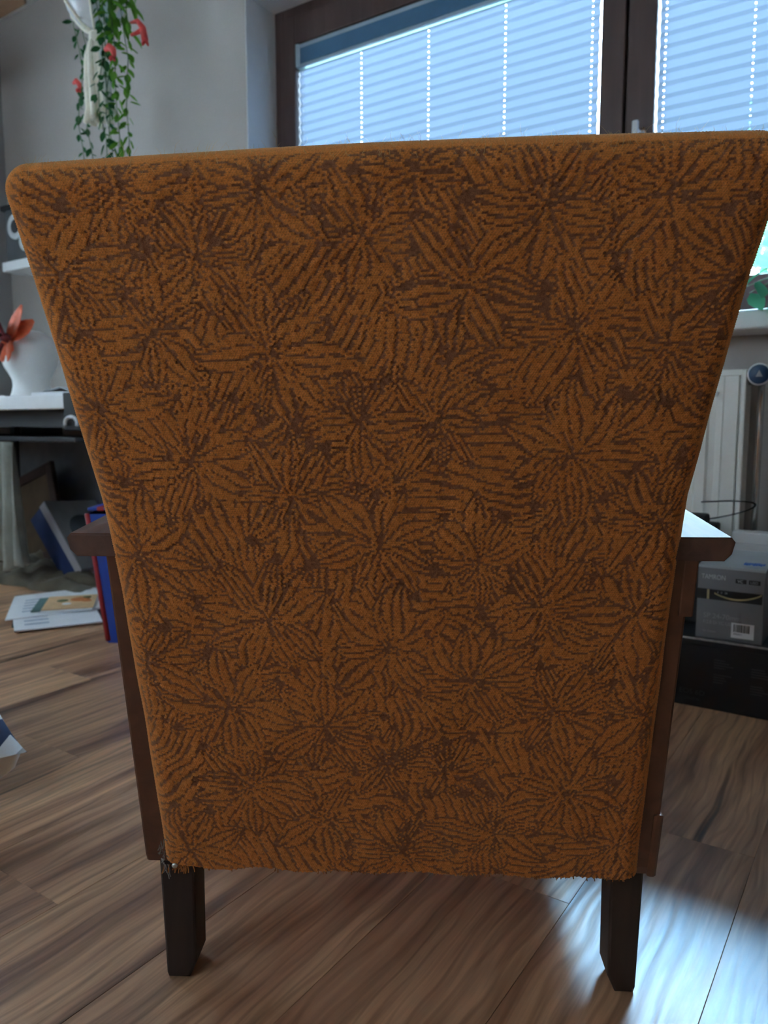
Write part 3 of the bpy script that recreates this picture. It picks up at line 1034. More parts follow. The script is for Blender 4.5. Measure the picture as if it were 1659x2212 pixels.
prism('maker_plate', [(-0.062, 0.600), (-0.040, 0.600), (-0.036, 0.612), (-0.066, 0.612)], 1, -0.0425, -0.0385, M['ink_light'], rad, 0.0004, loc=(RX1 - ox - 0.03, 0, 0))
for xx in (RX0 + 0.2, RX1 - 0.2):
    box('bracket', (xx - ox - 0.015, 0.03, -0.14), (xx - ox + 0.015, 0.05, 0.3), M['radiator'], rad, 0.002)

# thermostat valve
tv = tag(empty('radiator_valve', (-0.300, 2.09, 0.79)), 'round dark thermostat knob at the radiator end', 'valve')
rotv = (R(92), 0, R(9))
bm = bmesh.new(); add_lathe(bm, [(0.020, -0.045), (0.026, -0.040), (0.027, 0.012), (0.025, 0.020), (0.0235, 0.0225)], 28)
hd = obj('head', bm, M['white'], tv, (0, 0, 0), rotv, True)
lathe('cap', [(0.0235, 0.018), (0.0232, 0.0245), (0.021, 0.027), (0.0005, 0.0275)], M['valve'], hd, 28)
bm = bmesh.new(); add_prism(bm, [(-0.008, -0.006), (0.008, -0.006), (0.0, 0.010)], 2, 0.0268, 0.0281)
obj('triangle_mark', bm, M['ink_dim'], hd)
bm = bmesh.new()
add_tube(bm, [(-0.003, 0.045, -0.008), (-0.004, 0.085, -0.012), (-0.005, 0.09, -0.10), (-0.005, 0.09, -0.79)], 0.0085, 10)
add_tube(bm, [(-0.006, 0.085, -0.012), (-0.046, 0.085, -0.012)], 0.010, 10)
add_tube(bm, [(-0.003, 0.030, -0.006), (-0.004, 0.070, -0.011)], 0.014, 12)
obj('pipe', bm, M['chrome'], tv, smooth=True)

# black camera carton with the grey lens carton on top
bb = tag(empty('camera_box', (-0.20, 1.99, 0)), 'black camera carton on the floor under the grey carton', 'box')
o = box('carton', (-0.33, -0.12, 0), (0.26, 0.10, 0.160), M['blackcarton'], bb, 0.002)
lr_ = box('lid', (-0.332, -0.1215, 0.150), (0.262, 0.1015, 0.168), M['blackcarton'], bb, 0.002)
box('worn_edge', (-0.331, -0.1222, 0.1635), (0.261, -0.1185, 0.1686), M['edgeworn'], lr_, 0.001)
RF = (R(90), 0, 0)
text_mesh('lettering', 'EOS 6D', 0.017, M['ink_faint'], bb, (-0.205, -0.1205, 0.030), RF, width=0.056)
text_mesh('lettering', 'DIGITAL', 0.009, M['ink_faint'], bb, (-0.190, -0.1205, 0.016), RF)
for i, (tx, tz) in enumerate(((-0.13, 0.120), (-0.13, 0.085), (-0.05, 0.112), (-0.05, 0.072))):
    bm = bmesh.new()
    for r in range(4):
        add_box(bm, (tx, -0.1207, tz - r * 0.006), (tx + random.uniform(0.02, 0.045), -0.1199, tz - r * 0.006 + 0.0022))
    obj('small_print', bm, M['ink_faint'], bb)

tb = tag(empty('lens_box', (-0.3045, 1.98, 0.168), (0, 0, 0)), 'grey lens carton with barcode on the black carton', 'box')
hw_, zf = 0.0715, 0.168
box('carton', (-hw_, -0.10, 0), (hw_, 0.075, zf), M['greyprint'], tb, 0.0015)
lid = prism('lid', [(-0.101, 0.0), (0.076, 0.016), (0.076, 0.021), (-0.101, 0.006)], 0, -hw_, hw_, M['greylid'], tb, 0.0008, loc=(0, 0, zf))
box('label_strip', (-0.025, -0.03, 0.010), (0.010, -0.02, 0.0132), M['paper'], lid, 0, rot=(R(5), 0, R(12)))
bm = bmesh.new()
for k in range(9):
    add_box(bm, (0.020 + k * 0.005, -0.065 + random.uniform(-0.006, 0.004), 0.0085), (0.024 + k * 0.005, -0.045 + random.uniform(-0.004, 0.008), 0.0118))
obj('marker_scrawl', bm, M['blue_ink'], lid, rot=(R(1), 0, 0))
YF = -0.1006
text_mesh('lettering', 'TAMRON', 0.016, M['ink_light'], tb, (-0.064, YF, 0.142), RF, width=0.052)
o = box('logo_patch', (0.010, -0.1010, 0.138), (0.033, -0.0998, 0.148), M['ink_black'], tb, 0)
text_mesh('lettering', 'VC', 0.009, M['ink_light'], o, (0.014, -0.1013, 0.1400), RF)
o = box('logo_patch', (0.038, -0.1010, 0.138), (0.062, -0.0998, 0.148), M['ink_black'], tb, 0)
text_mesh('lettering', 'USD', 0.0085, M['ink_dim'], o, (0.041, -0.1013, 0.1400), RF)
o = box('lens_print', (-hw_, -0.1008, 0.094), (0.0675, -0.0995, 0.118), M['ink_black'], tb, 0)
bm = bmesh.new()
n = 22
pts = [(-0.034 + 0.1 * k / n, 0.1165 - 0.017 * math.sin(math.pi * (0.10 + 0.9 * k / n)) ** 0.8) for k in range(n + 1)]
vv = []
for x_, z_ in pts:
    vv.append((bm.verts.new((x_, -0.1011, max(0.0945, z_ - 0.0022))), bm.verts.new((x_, -0.1011, max(0.0965, z_ + 0.0018)))))
for a, b in zip(vv, vv[1:]):
    bm.faces.new((a[0], b[0], b[1], a[1]))
add_box(bm, (-0.050, -0.1011, 0.0945), (-0.045, -0.1009, 0.1175))
obj('gold_ring', bm, M['gold'], o)
text_mesh('lettering', '3   2   24', 0.006, M['ink_light'], o, (-0.028, -0.1012, 0.110), RF)
text_mesh('lettering', 'SP 24-70mm', 0.0165, M['ink_dim'], tb, (-0.056, YF, 0.050), RF, width=0.080)
text_mesh('lettering', 'F/2.8 Di VC USD', 0.0115, M['ink_dim'], tb, (-0.056, YF, 0.036), RF, width=0.066)
text_mesh('lettering', 'for Canon', 0.007, M['ink_dim'], tb, (-0.056, YF, 0.016), RF)
bl = box('barcode_label', (0.006, -0.1012, 0.010), (0.054, -0.0998, 0.045), M['paper'], tb, 0)
bm = bmesh.new()
x_ = 0.011
while x_ < 0.044:
    w_ = random.choice((0.0008, 0.0012, 0.002))
    add_box(bm, (x_, -0.1015, 0.024), (x_ + w_, -0.1011, 0.042))
    x_ += w_ + random.choice((0.0008, 0.0014))
obj('barcode', bm, M['ink_black'], bl)
text_mesh('lettering', '4960371', 0.0055, M['ink_black'], bl, (0.011, -0.1013, 0.0175), RF)

# black charger with a looped cable, and the white carton behind it
ch = tag(empty('cable_adapter', (-0.42, 2.045, 0.168)), 'black mains adapter with looped cable standing behind the grey carton', 'adapter')
bm = bmesh.new()
add_box(bm, (-0.055, -0.035, 0.0), (0.035, 0.035, 0.20), 0.006, 3)
add_box(bm, (-0.03, -0.03, 0.195), (0.028, 0.03, 0.275), 0.008, 3)
add_box(bm, (0.020, -0.025, 0.195), (0.055, 0.02, 0.255), 0.006, 3)
obj('housing', bm, M['black'], ch)
lp = []
for k in range(25):
    a = k / 24
    lp.append((0.022 + 0.118 * math.sin(math.pi * a) ** 0.8 - 0.006 * a, 0.0 - 0.03 * a, 0.262 + 0.060 * math.sin(math.pi * a * 0.62) - 0.010 * a))
tube('cable', lp, 0.0019, M['wire'], ch, 6)

wc = tag(empty('white_carton', (-0.155, 2.119, 0), (0, 0, R(0))), 'plain white carton standing on the floor beyond the grey carton', 'box')
box('body', (-0.185, -0.020, 0), (0.18, 0.020, 0.372), M['white'], wc, 0.003)
box('lid', (-0.189, -0.024, 0.366), (0.185, 0.024, 0.398), M['white'], wc, 0.004)
lp = [(-0.315 + 0.010, 2.105, 0.36)]
wr = tag(tube('grey_cable', [(-0.235, 2.068, 0.352), (-0.20, 2.10, 0.372), (-0.165, 2.118, 0.392), (-0.12, 2.127, 0.402), (-0.06, 2.127, 0.4035), (-0.02, 2.14, 0.404), (0.0, 2.17, 0.404)], 0.0022, M['greywire'], None, 6), 'thin grey cable draped over the white carton', 'cable')

# plant on the sill behind the chair back
sp = tag(empty('potted_plant', (0.035, 2.168, 0.950)), 'small leafy houseplant in a pale pot on the sill', 'plant')
lathe('pot', [(0.050, 0.0), (0.056, 0.004), (0.072, 0.10), (0.076, 0.102), (0.076, 0.115), (0.068, 0.115), (0.066, 0.10)], M['terracotta'], sp, 28)
lathe('soil', [(0.064, 0.088), (0.064, 0.100), (0.001, 0.104)], M['soil'], sp, 20)


def leaf_mesh(name, L, W, m, curl=0.25):
    V = [(0, 0, 0), (-W * .42, L * .28, -curl * L * .05), (0, L * .3, 0.05 * L), (W * .42, L * .28, -curl * L * .05),
         (-W * .5, L * .55, -curl * L * .14), (0, L * .58, 0.02 * L), (W * .5, L * .55, -curl * L * .14),
         (-W * .28, L * .82, -curl * L * .36), (0, L * .84, -curl * L * .22), (W * .28, L * .82, -curl * L * .36), (0, L, -curl * L * .6)]
    F = [(0, 2, 1), (0, 3, 2), (1, 2, 5, 4), (2, 3, 6, 5), (4, 5, 8, 7), (5, 6, 9, 8), (7, 8, 10), (8, 9, 10)]
    me = bpy.data.meshes.new(name)
    me.from_pydata(V, [], F)
    me.update()
    me.materials.append(m)
    me.shade_smooth()
    return me


def put(me, name, parent, loc, rot, sc=1.0):
    o = bpy.data.objects.new(name, me)
    o.location = loc
    o.rotation_euler = rot
    o.scale = (sc, sc, sc)
    o.parent = parent
    C.objects.link(o)
    return o


lf = leaf_mesh('leaf', 0.075, 0.038, M['leaf_blue'])
for k in range(26):
    a = R(185 + (137.5 * k) % 170)
    rr = random.uniform(0.02, 0.06)
    hh = 0.10 + random.uniform(0.0, 0.16)
    q = Vector((math.cos(a) * (rr + 0.05), math.sin(a) * (rr + 0.05) * 0.8, hh))
    st = tube('stem', [(math.cos(a) * 0.01, math.sin(a) * 0.01, 0.095), (math.cos(a) * rr * .6, math.sin(a) * rr * .5, hh * 0.8 + 0.02), q], 0.0014, M['stem'], sp, 5)
    put(lf, 'leaf', st, q, (random.uniform(-0.5, 0.4), random.uniform(-0.3, 0.3), a - math.pi / 2), random.uniform(0.8, 1.2))
# stems trailing over the sill edge
for k, (xx, yy_, z_) in enumerate(((-0.33, 2.075, 0.985), (-0.31, 2.07, 1.01), (-0.28, 2.07, 0.975), (-0.35, 2.09, 1.0), (-0.26, 2.07, 1.02), (-0.30, 2.08, 1.04), (-0.23, 2.07, 0.98))):
    q = Vector((xx - 0.035, yy_ - 2.168, z_ - 0.950))
    st = tube('stem', [(0, -0.02, 0.095), (q.x * .35, q.y * .5, 0.15), (q.x * .7, q.y * .9, 0.09), q], 0.0014, M['stem'], sp, 5)
    for j in range(3):
        t = 0.55 + 0.22 * j
        put(lf, 'leaf', st, q * t + Vector((0, 0, 0.03 * (1 - t))), (R(-35), random.uniform(-0.5, 0.5), R(180) + random.uniform(-1.2, 1.2)), random.uniform(0.8, 1.1))

# ================================================================== THE DESK CORNER
desk = tag(empty('desk', (-3.11, 1.93, 0)), 'white desk top on a dark frame in the corner', 'desk')
box('desk_top', (-0.67, -0.31, 0.722), (0.665, 0.30, 0.772), M['white'], desk, 0.003)
box('apron', (-0.64, -0.24, 0.655), (0.63, -0.215, 0.722), M['darkmetal'], desk, 0.002)
box('apron', (-0.64, 0.26, 0.655), (0.63, 0.285, 0.722), M['darkmetal'], desk, 0.002)
for (lx, ly) in ((-0.64, -0.24), (-0.64, 0.24), (0.585, 0.24)):
    box('leg', (lx, ly, 0), (lx + 0.045, ly + 0.045, 0.722), M['darkmetal'], desk, 0.002)
box('keyboard_tray', (-0.60, -0.20, 0.600), (0.55, 0.10, 0.618), M['darkmetal'], desk, 0.002)
box('back_board', (-0.60, 0.255, 0.30), (0.585, 0.27, 0.60), M['bookcover'], desk, 0.002)

cd = tag(empty('desk_caddy', (-2.40, 1.68, 0.60)), 'dark caddy box hooked on the desk end', 'caddy')
box('body', (-0.043, -0.07, 0.045), (0.05, 0.07, 0.178), M['black'], cd, 0.004)
o = tube('coiled_cable', [(0.012 + 0.035 * math.cos(a), -0.078, 0.070 + 0.024 * math.sin(a)) for a in [math.pi * (-0.1 + 1.2 * k / 16) for k in range(17)]], 0.006, M['white'], cd, 8)

wb = tag(box('small_white_box', (-0.06, -0.05, 0), (0.06, 0.05, 0.12), M['white'], None, 0.006, 3, loc=(-2.70, 1.93, 0.772), rot=(0, 0, R(20))), 'small white box on the desk beside the foam head', 'box')
pp = tag(box('desk_paper', (-0.105, -0.07, 0), (0.105, 0.07, 0.004), M['paper'], None, 0, loc=(-2.93, 1.698, 0.772), rot=(0, 0, R(-3))), 'white sheet lying flat on the desk', 'paper')
np_ = tag(empty('note_pad', (-2.57, 1.70, 0.772), (0, 0, R(8))), 'thick white pad near the desk end', 'paper')
box('sheets', (-0.10, -0.06, 0), (0.11, 0.07, 0.012), M['paper'], np_, 0.001)
pyobj('curled_sheet', [(-0.07, -0.05, 0.013), (0.03, -0.05, 0.030), (0.08, -0.05, 0.014), (-0.07, 0.06, 0.013), (0.03, 0.06, 0.030), (0.08, 0.06, 0.014)], [(0, 1, 4, 3), (1, 2, 5, 4)], M['paper'], np_)

# foam head with an orange-red flower
fh = tag(empty('foam_head', (-3.05, 1.87, 0.772), (0, 0, R(200))), 'white foam display head on the desk', 'display head')
bm = bmesh.new()
prof = [(0.088, 0.0), (0.086, 0.012), (0.078, 0.03), (0.073, 0.055), (0.074, 0.08), (0.085, 0.105), (0.097, 0.135), (0.105, 0.17), (0.104, 0.205), (0.095, 0.235), (0.075, 0.262), (0.045, 0.279), (0.012, 0.285), (0.001, 0.2855)]
add_lathe(bm, prof, 32)
for v in bm.verts:
    z = v.co.z
    if z > 0.09:
        k = min(1, (z - 0.09) / 0.05)
        v.co.y *= 1 + 0.18 * k
        a = math.atan2(v.co.y, v.co.x)
        fr = max(0.0, math.cos(a + math.pi / 2))
        # face: brow, nose, chin
        v.co.y -= 0.018 * k * fr ** 14 * math.exp(-((z - 0.165) / 0.022) ** 2) + 0.010 * k * fr ** 6 * math.exp(-((z - 0.115) / 0.018) ** 2)
        v.co.y += 0.010 * fr ** 4 * math.exp(-((z - 0.188) / 0.012) ** 2)
obj('head', bm, M['foam'], fh, smooth=True)

fl2 = tag(empty('silk_flower', (-2.985, 1.745, 1.005), (R(-10), R(18), R(8))), 'orange-red silk flower pinned on the foam head', 'flower')
fl2.scale = (1.25, 1.25, 1.25)


def petal(L, W, m, parent, rot, loc=(0, 0, 0), cup=0.5):
    V, F = [], []
    nu, nv_ = 4, 5
    for j in range(nv_ + 1):
        t = j / nv_
        w = W * math.sin(math.pi * (0.08 + 0.88 * t) ** 0.9) ** 0.8
        for i in range(nu + 1):
            u = i / nu * 2 - 1
            V.append((u * w / 2, L * t, cup * (u * u * w * 0.35 + L * 0.35 * t * t)))
    for j in range(nv_):
        for i in range(nu):
            a = j * (nu + 1) + i
            F.append((a, a + 1, a + nu + 2, a + nu + 1))
    o = pyobj('petal', V, F, m, parent, loc, rot, True)
    md = o.modifiers.new('thickness', 'SOLIDIFY'); md.thickness = 0.0015
    return o


petal(0.115, 0.055, M['orange_red'], fl2, (R(78), R(0), R(-8)))
petal(0.095, 0.060, M['orange_red'], fl2, (R(62), R(25), R(10)))
petal(0.085, 0.085, M['maroon'], fl2, (R(35), R(10), R(135)), (0.0, -0.02, 0.0))
petal(0.080, 0.085, M['maroon'], fl2, (R(-35), R(0), R(125)), (0.0, -0.025, 0.005))
petal(0.085, 0.060, M['red'], fl2, (R(5), R(0), R(135)), (-0.005, -0.02, 0.01))
petal(0.090, 0.055, M['orange_red'], fl2, (R(-75), R(20), R(20)))
petal(0.075, 0.050, M['orange_red'], fl2, (R(-60), R(-20), R(70)))
petal(0.070, 0.045, M['orange_red'], fl2, (R(-85), R(5), R(-20)), (0.01, -0.01, 0))
tube('stamen', [(0.0, -0.02, -0.02), (0.012, -0.035, -0.06), (0.022, -0.04, -0.105)], [0.006, 0.007, 0.0075], M['maroon'], fl2, 8)
lathe('flower_centre', [(0.014, -0.012), (0.018, 0.0), (0.012, 0.012), (0.001, 0.016)], M['maroon'], fl2, 12, (0, -0.015, 0))

# wall shelf with a loudspeaker
ws = tag(empty('wall_shelf', (-3.22, 2.135, 1.363)), 'thick white shelf on the wall above the desk', 'shelf')
box('board', (-0.262, -0.115, 0), (0.36, 0.115, 0.042), M['white'], ws, 0.003)
for xx in (-0.18, 0.26):
    prism('bracket', [(0.113, 0.0), (-0.06, 0.0), (0.113, -0.06)], 0, xx, xx + 0.012, M['white'], ws, 0.001)
ls = tag(empty('loudspeaker', (-3.345, 2.11, 1.405), (0, 0, R(2))), 'dark loudspeaker with pale ringed cones on the wall shelf', 'loudspeaker')
box('cabinet', (-0.10, -0.085, 0), (0.10, 0.085, 0.225), M['speaker'], ls, 0.006, 3)
for (cx, cz, rr, hub) in ((-0.020, 0.145, 0.056, 0.030), (0.050, 0.074, 0.044, 0.020)):
    o = lathe('driver_ring', [(rr, 0.0), (rr, 0.006), (rr * 0.94, 0.008), (hub, 0.005), (hub * 0.98, 0.0)], M['cone'], ls, 32, (cx, -0.0845, cz), (R(90), 0, 0))
    lathe('dust_cap', [(hub, 0.0), (hub, 0.006), (hub * 0.85, 0.009), (hub * 0.4, 0.011), (0.0004, 0.0115)], M['black'], o, 24)
tag(box('shelf_top_box', (-0.13, -0.09, 0), (0.13, 0.09, 0.022), M['black'], None, 0.003, loc=(-3.345, 2.11, 1.63)), 'flat black box on top of the loudspeaker', 'box')

# wooden shelf high on the side wall: only its lower corner shows
hs = tag(empty('corner_shelf', (-3.30, 1.40, 2.258)), 'honey brown wooden shelf high up beside the hanging planter', 'shelf')
prism('board', [(-0.50, -0.30), (0.40, 0.28), (0.492, 0.364), (0.43, 0.42), (-0.50, 0.44)], 2, 0.0, 0.032, M['shelfwood'], hs, 0.003)
box('bracket', (-0.50, -0.26, -0.14), (-0.47, 0.40, 0.0), M['shelfwood'], hs, 0.003)

# ---------------- hanging planter and its trailing plant
PX, PY = -2.50, 1.85
hp = tag(empty('hanging_planter', (PX, PY, 1.76)), 'white pot in a cream macrame hanger with a long tassel', 'planter')
lathe('pot', [(0.03, 0.335), (0.065, 0.342), (0.095, 0.38), (0.115, 0.46), (0.120, 0.545), (0.113, 0.545), (0.108, 0.47), (0.085, 0.40)], M['pot'], hp, 32)
lathe('soil', [(0.107, 0.50), (0.109, 0.515), (0.001, 0.52)], M['soil'], hp, 20)
for k in range(6):
    a = R(60 * k + 15)
    tube('hanger_cord', [(0, 0, 0.30), (0.05 * math.cos(a), 0.05 * math.sin(a), 0.325), (0.103 * math.cos(a), 0.103 * math.sin(a), 0.38), (0.123 * math.cos(a), 0.123 * math.sin(a), 0.46), (0.127 * math.cos(a), 0.127 * math.sin(a), 0.56), (0.0, 0.0, 0.855)], 0.006, M['macrame'], hp, 7)
lathe('knot', [(0.012, 0.265), (0.023, 0.275), (0.026, 0.29), (0.024, 0.305), (0.012, 0.315)], M['macrame'], hp, 14)
for k in range(18):
    a = R(20 * k)
    r1 = 0.016 + 0.011 * (k % 3)
    x1, y1 = math.cos(a) * r1, math.sin(a) * r1 * 0.7
    xo_ = 0.018
    tube('tassel_strand', [(x1 * 0.5 - 0.004, y1 * 0.6, 0.28), (x1 * 0.9 - 0.006, y1, 0.23), (x1 * 1.15 - 0.004, y1 * 1.1, 0.14), (x1 * 1.3 + 0.006, y1 * 1.2, 0.05), (x1 * 2.0 + xo_, y1 * 1.8, random.uniform(-0.010, 0.006))], [0.009, 0.0115, 0.012, 0.012, 0.009], M['macrame'], hp, 7)
tube('ceiling_hook', [(0, 0, 0.84), (0.012, 0, 0.85), (0.0, 0, 0.862)], 0.004, M['chrome'], hp, 6)

tp = tag(empty('trailing_plant', (PX, PY, 2.285)), 'trailing green vine with red flowers spilling from the macrame planter', 'plant')
leaf_d = leaf_mesh('leaf', 0.026, 0.017, M['leaf_dark'])
leaf_b = leaf_mesh('leaf', 0.030, 0.016, M['leaf_bright'])
leaf_l = leaf_mesh('leaf', 0.075, 0.022, M['leaf_bright'], 0.5)


def vine(x0, y0, zend, me, n, spread, wob, sc=1.0):
    top = Vector((0.0, 0.0, 0.0))
    pts = [Vector((x0 * 0.3, y0 * 0.3, 0.02)), Vector((x0 * 0.75, y0 * 0.8, 0.045)), Vector((x0, y0, 0.0))]
    L = -(zend - 2.285)
    m_ = 8
    for k in range(1, m_ + 1):
        pts.append(Vector((x0 + wob * math.sin(k * 1.3 + x0 * 40), y0 + wob * math.cos(k * 1.7), -L * k / m_)))
    v = tube('vine', pts, 0.0016, M['stem'], tp, 5)
    for k in range(n):
        t = (k + 0.5) / n
        idx = 2 + t * m_
        i = min(int(idx), len(pts) - 2)
        p = pts[i].lerp(pts[i + 1], idx - i)
        a = 2.4 * k + random.uniform(-0.5, 0.5)
        put(me, 'leaf', v, p + Vector((math.cos(a), math.sin(a), 0)) * random.uniform(0, spread), (R(random.uniform(-75, -5)), random.uniform(-0.4, 0.4), a - math.pi / 2), sc * random.uniform(0.75, 1.25))
    return v


vine(-0.092, -0.01, 1.60, leaf_d, 32, 0.008, 0.010, 1.2)
vine(-0.095, 0.03, 1.60, leaf_d, 30, 0.010, 0.012, 1.2)
vine(0.100, -0.06, 1.58, leaf_d, 46, 0.014, 0.010, 1.35)
vine(0.085, -0.02, 1.58, leaf_d, 42, 0.014, 0.009, 1.35)
vine(0.165, -0.05, 1.58, leaf_b, 46, 0.012, 0.010, 1.3)
vine(0.185, -0.02, 1.58, leaf_b, 48, 0.014, 0.012, 1.3)
vine(0.155, -0.08, 1.64, leaf_d, 18, 0.008, 0.008, 1.1)
vb = vine(0.160, -0.06, 1.98, leaf_l, 14, 0.008, 0.012, 1.0)
vine(0.190, -0.01, 2.02, leaf_l, 12, 0.008, 0.010, 1.0)
for (fx, fy, fz, s) in ((0.275, -0.02, -0.295, 1.0), (0.205, -0.10, -0.365, 0.8), (-0.055, -0.05, -0.395, 0.65)):
    f = empty('flower', (fx, fy, fz), (0, 0, 0), tp)
    bm = bmesh.new()
    if s == 1.0:
        add_tube(bm, [(-0.055, 0, 0.045), (-0.02, 0, 0.04), (0.005, 0, 0.012), (0.014, 0, -0.03)], [0.004, 0.008, 0.011, 0.012], 8)
        add_tube(bm, [(-0.055, 0, 0.005), (-0.025, 0, 0.004), (0.0, 0, 0.006)], [0.005, 0.007, 0.008], 8)
    else:
        add_tube(bm, [(-0.030 * s, 0, 0.006), (0, 0, 0.010), (0.022 * s, 0, -0.004), (0.028 * s, 0, -0.030 * s)], [0.008 * s, 0.015 * s, 0.014 * s, 0.009 * s], 8)
    obj('petal_tube', bm, M['flower_red'], f, smooth=True)
    for k in range(4):
        a = R(90 * k)
        petal(0.022 * s, 0.014, M['flower_red'], f, (R(-60), 0, a), (0.014 * s, 0, -0.026 * s))

# ---------------- things under the desk
pf = tag(empty('picture_frame', (-3.29, 2.02, 0.02), (R(-7), R(-20), R(4))), 'dark brown framed board leaning under the desk', 'picture frame')
bm = bmesh.new()
add_box(bm, (-0.20, -0.012, 0.0), (-0.155, 0.012, 0.44), 0.003)
add_box(bm, (0.155, -0.012, 0.0), (0.20, 0.012, 0.44), 0.003)
add_box(bm, (-0.155, -0.012, 0.395), (0.155, 0.012, 0.44), 0.003)
add_box(bm, (-0.155, -0.012, 0.0), (0.155, 0.012, 0.045), 0.003)
obj('frame', bm, M['darkbrown'], pf)
box('backing', (-0.16, -0.004, 0.04), (0.16, 0.006, 0.40), M['board'], pf, 0)
tag(box('flat_black_box', (-0.09, -0.05, 0), (0.09, 0.05, 0.05), M['black'], None, 0.004, loc=(-3.30, 2.06, 0.618)), 'flat black box on the tray under the desk', 'box')

CR, CU, CF = Vector((0.829, 0.559, 0)), Vector((-0.064, 0.095, 0.993)), Vector((-0.555, 0.824, -0.115))
e1 = (CR * -0.56 + CU * 0.78 + CF * 0.28).normalized()             # up along the near edge
e3 = (CR * -0.80 + CU * -0.30 + CF * 0.45); e3 = (e3 - e1 * e3.dot(e1)).normalized()   # through the depth of the box
e2 = e3.cross(e1) * -1
if e2.dot(CR) < 0:
    e2 = -e2
bk = tag(empty('game_box', (-2.76, 1.87, 0.075)), 'flat grey-lidded box with navy base leaning under the desk', 'box')
bk.rotation_euler = Matrix((e2, e3, e1)).transposed().to_euler()
box('lid_top', (0.0, -0.001, 0.0), (0.27, 0.004, 0.36), M['bookcover'], bk, 0.001)
box('lid_rim', (0.0, 0.003, 0.0), (0.27, 0.040, 0.36), M['pages'], bk, 0.001)
box('base_tray', (0.003, 0.039, 0.003), (0.267, 0.125, 0.357), M['navy'], bk, 0.001)
lathe('cover_print', [(0.09, 0.0), (0.09, 0.0006), (0.001, 0.0007)], M['speaker'], bk, 28, (0.14, -0.001, 0.19), (R(90), 0, 0))


def rumple(name, x0, x1, y0, y1, h, m, seed, nx=46, ny=30, parent=None, loc=(0, 0, 0), rot=(0, 0, 0), amp=0.03, cell=0.07):
    xs = np.linspace(x0, x1, nx); ys = np.linspace(y0, y1, ny)
    X, Y = np.meshgrid(xs, ys)
    u = (X - x0) / (x1 - x0) * 2 - 1; v = (Y - y0) / (y1 - y0) * 2 - 1
    env = np.clip(1 - np.abs(u) ** 3.5, 0, 1) * np.clip(1 - np.abs(v) ** 3.5, 0, 1)
    Z = env ** 0.5 * (h + amp * vnoise(X + 3, Y * 1.8, cell, seed) + amp * 0.5 * vnoise(X * 1.4, Y + 5, cell * 0.5, seed + 1))
    Z = np.maximum(Z, 0.0)
    V = np.stack([X + 0.02 * vnoise(X, Y, 0.12, seed + 2), Y + 0.02 * vnoise(X, Y, 0.12, seed + 3), Z], -1).reshape(-1, 3)
    F = [(j * nx + i, j * nx + i + 1, (j + 1) * nx + i + 1, (j + 1) * nx + i) for j in range(ny - 1) for i in range(nx - 1)]
    o = pyobj(name, V, F, m, parent, loc, rot, True)
    return o


tag(rumple('folded_blanket', -0.56, 0.46, -0.21, 0.22, 0.055, M['blanket'], 31, loc=(-3.06, 1.93, 0.001)), 'crumpled grey-green blanket on the floor beneath the desk', 'blanket')
# hanging drape at the corner
V, F = [], []
nu, nv_ = 28, 18
for j in range(nv_ + 1):
    t = j / nv_
    for i in range(nu + 1):
        u = i / nu
        V.append((-0.11 + 0.22 * u * (1 + 0.25 * t), 0.03 * math.sin(u * 17 + t * 1.5) * (0.4 + t), 0.50 * (1 - t) + 0.02 * math.sin(u * 9) * t + 0.012))
for j in range(nv_):
    for i in range(nu):
        a = j * (nu + 1) + i
        F.append((a, a + 1, a + nu + 2, a + nu + 1))
dr = tag(pyobj('hanging_cloth', V, F, M['cloth'], None, (-3.00, 1.70, 0.085), (0, 0, R(-6)), True), 'pale grey-green cloth hanging in folds under the desk', 'cloth')
md = dr.modifiers.new('thickness', 'SOLIDIFY'); md.thickness = 0.004

# papers on the floor in front of the desk
def sheet(name, lbl, w, d, th, m, loc, rz, cat='paper', grp=None, curl=0.0):
    V, F = [], []
    n = 8
    for k in range(n + 1):
        u = k / n
        V += [(-w / 2 + w * u, -d / 2, curl * (2 * u - 1) ** 2), (-w / 2 + w * u, d / 2, curl * (2 * u - 1) ** 2)]
    for k in range(n):
        a = 2 * k
        F.append((a, a + 2, a + 3, a + 1))
    o = pyobj(name, V, F, m, None, loc, (0, 0, rz), True)
    md = o.modifiers.new('thickness', 'SOLIDIFY'); md.thickness = th; md.offset = 1
    return tag(o, lbl, cat, grp)


PZ = R(62)
tag(box('dark_folder', (-0.16, -0.25, 0), (0.16, 0.25, 0.006), M['black'], None, 0.001, loc=(-2.52, 1.62, 0.0), rot=(0, 0, R(28 + 30))), 'dark folder lying under the loose white sheets', 'folder')
def flat_sheet(label, corners, z, th, prints=()):
    """a sheet given by its floor corners"""
    c = [Vector(p) for p in corners]
    cen = sum(c, Vector((0, 0))) / 4
    V = [(p.x - cen.x, p.y - cen.y, 0) for p in c] + [(p.x - cen.x, p.y - cen.y, th) for p in c]
    F = [(3, 2, 1, 0), (4, 5, 6, 7), (0, 1, 5, 4), (1, 2, 6, 5), (2, 3, 7, 6), (3, 0, 4, 7)]
    o = pyobj('paper_sheet', V, F, M['paper'], None, (cen.x, cen.y, z))
    tag(o, label, 'paper', 'loose white sheets on the floor')
    for (u0, u1, v0, v1) in prints:
        def q(u, v):
            a = c[0].lerp(c[1], u); b = c[3].lerp(c[2], u)
            r = a.lerp(b, v)
            return (r.x - cen.x, r.y - cen.y, th + 0.0006)
        bm = bmesh.new()
        rows = 5
        for k in range(rows):
            va = v0 + (v1 - v0) * k / rows; vb_ = va + (v1 - v0) / rows * 0.45
            bm.faces.new([bm.verts.new(q(*p)) for p in ((u0, va), (u1, va), (u1, vb_), (u0, vb_))])
        obj('printed_lines', bm, M['print'], o)
    return o


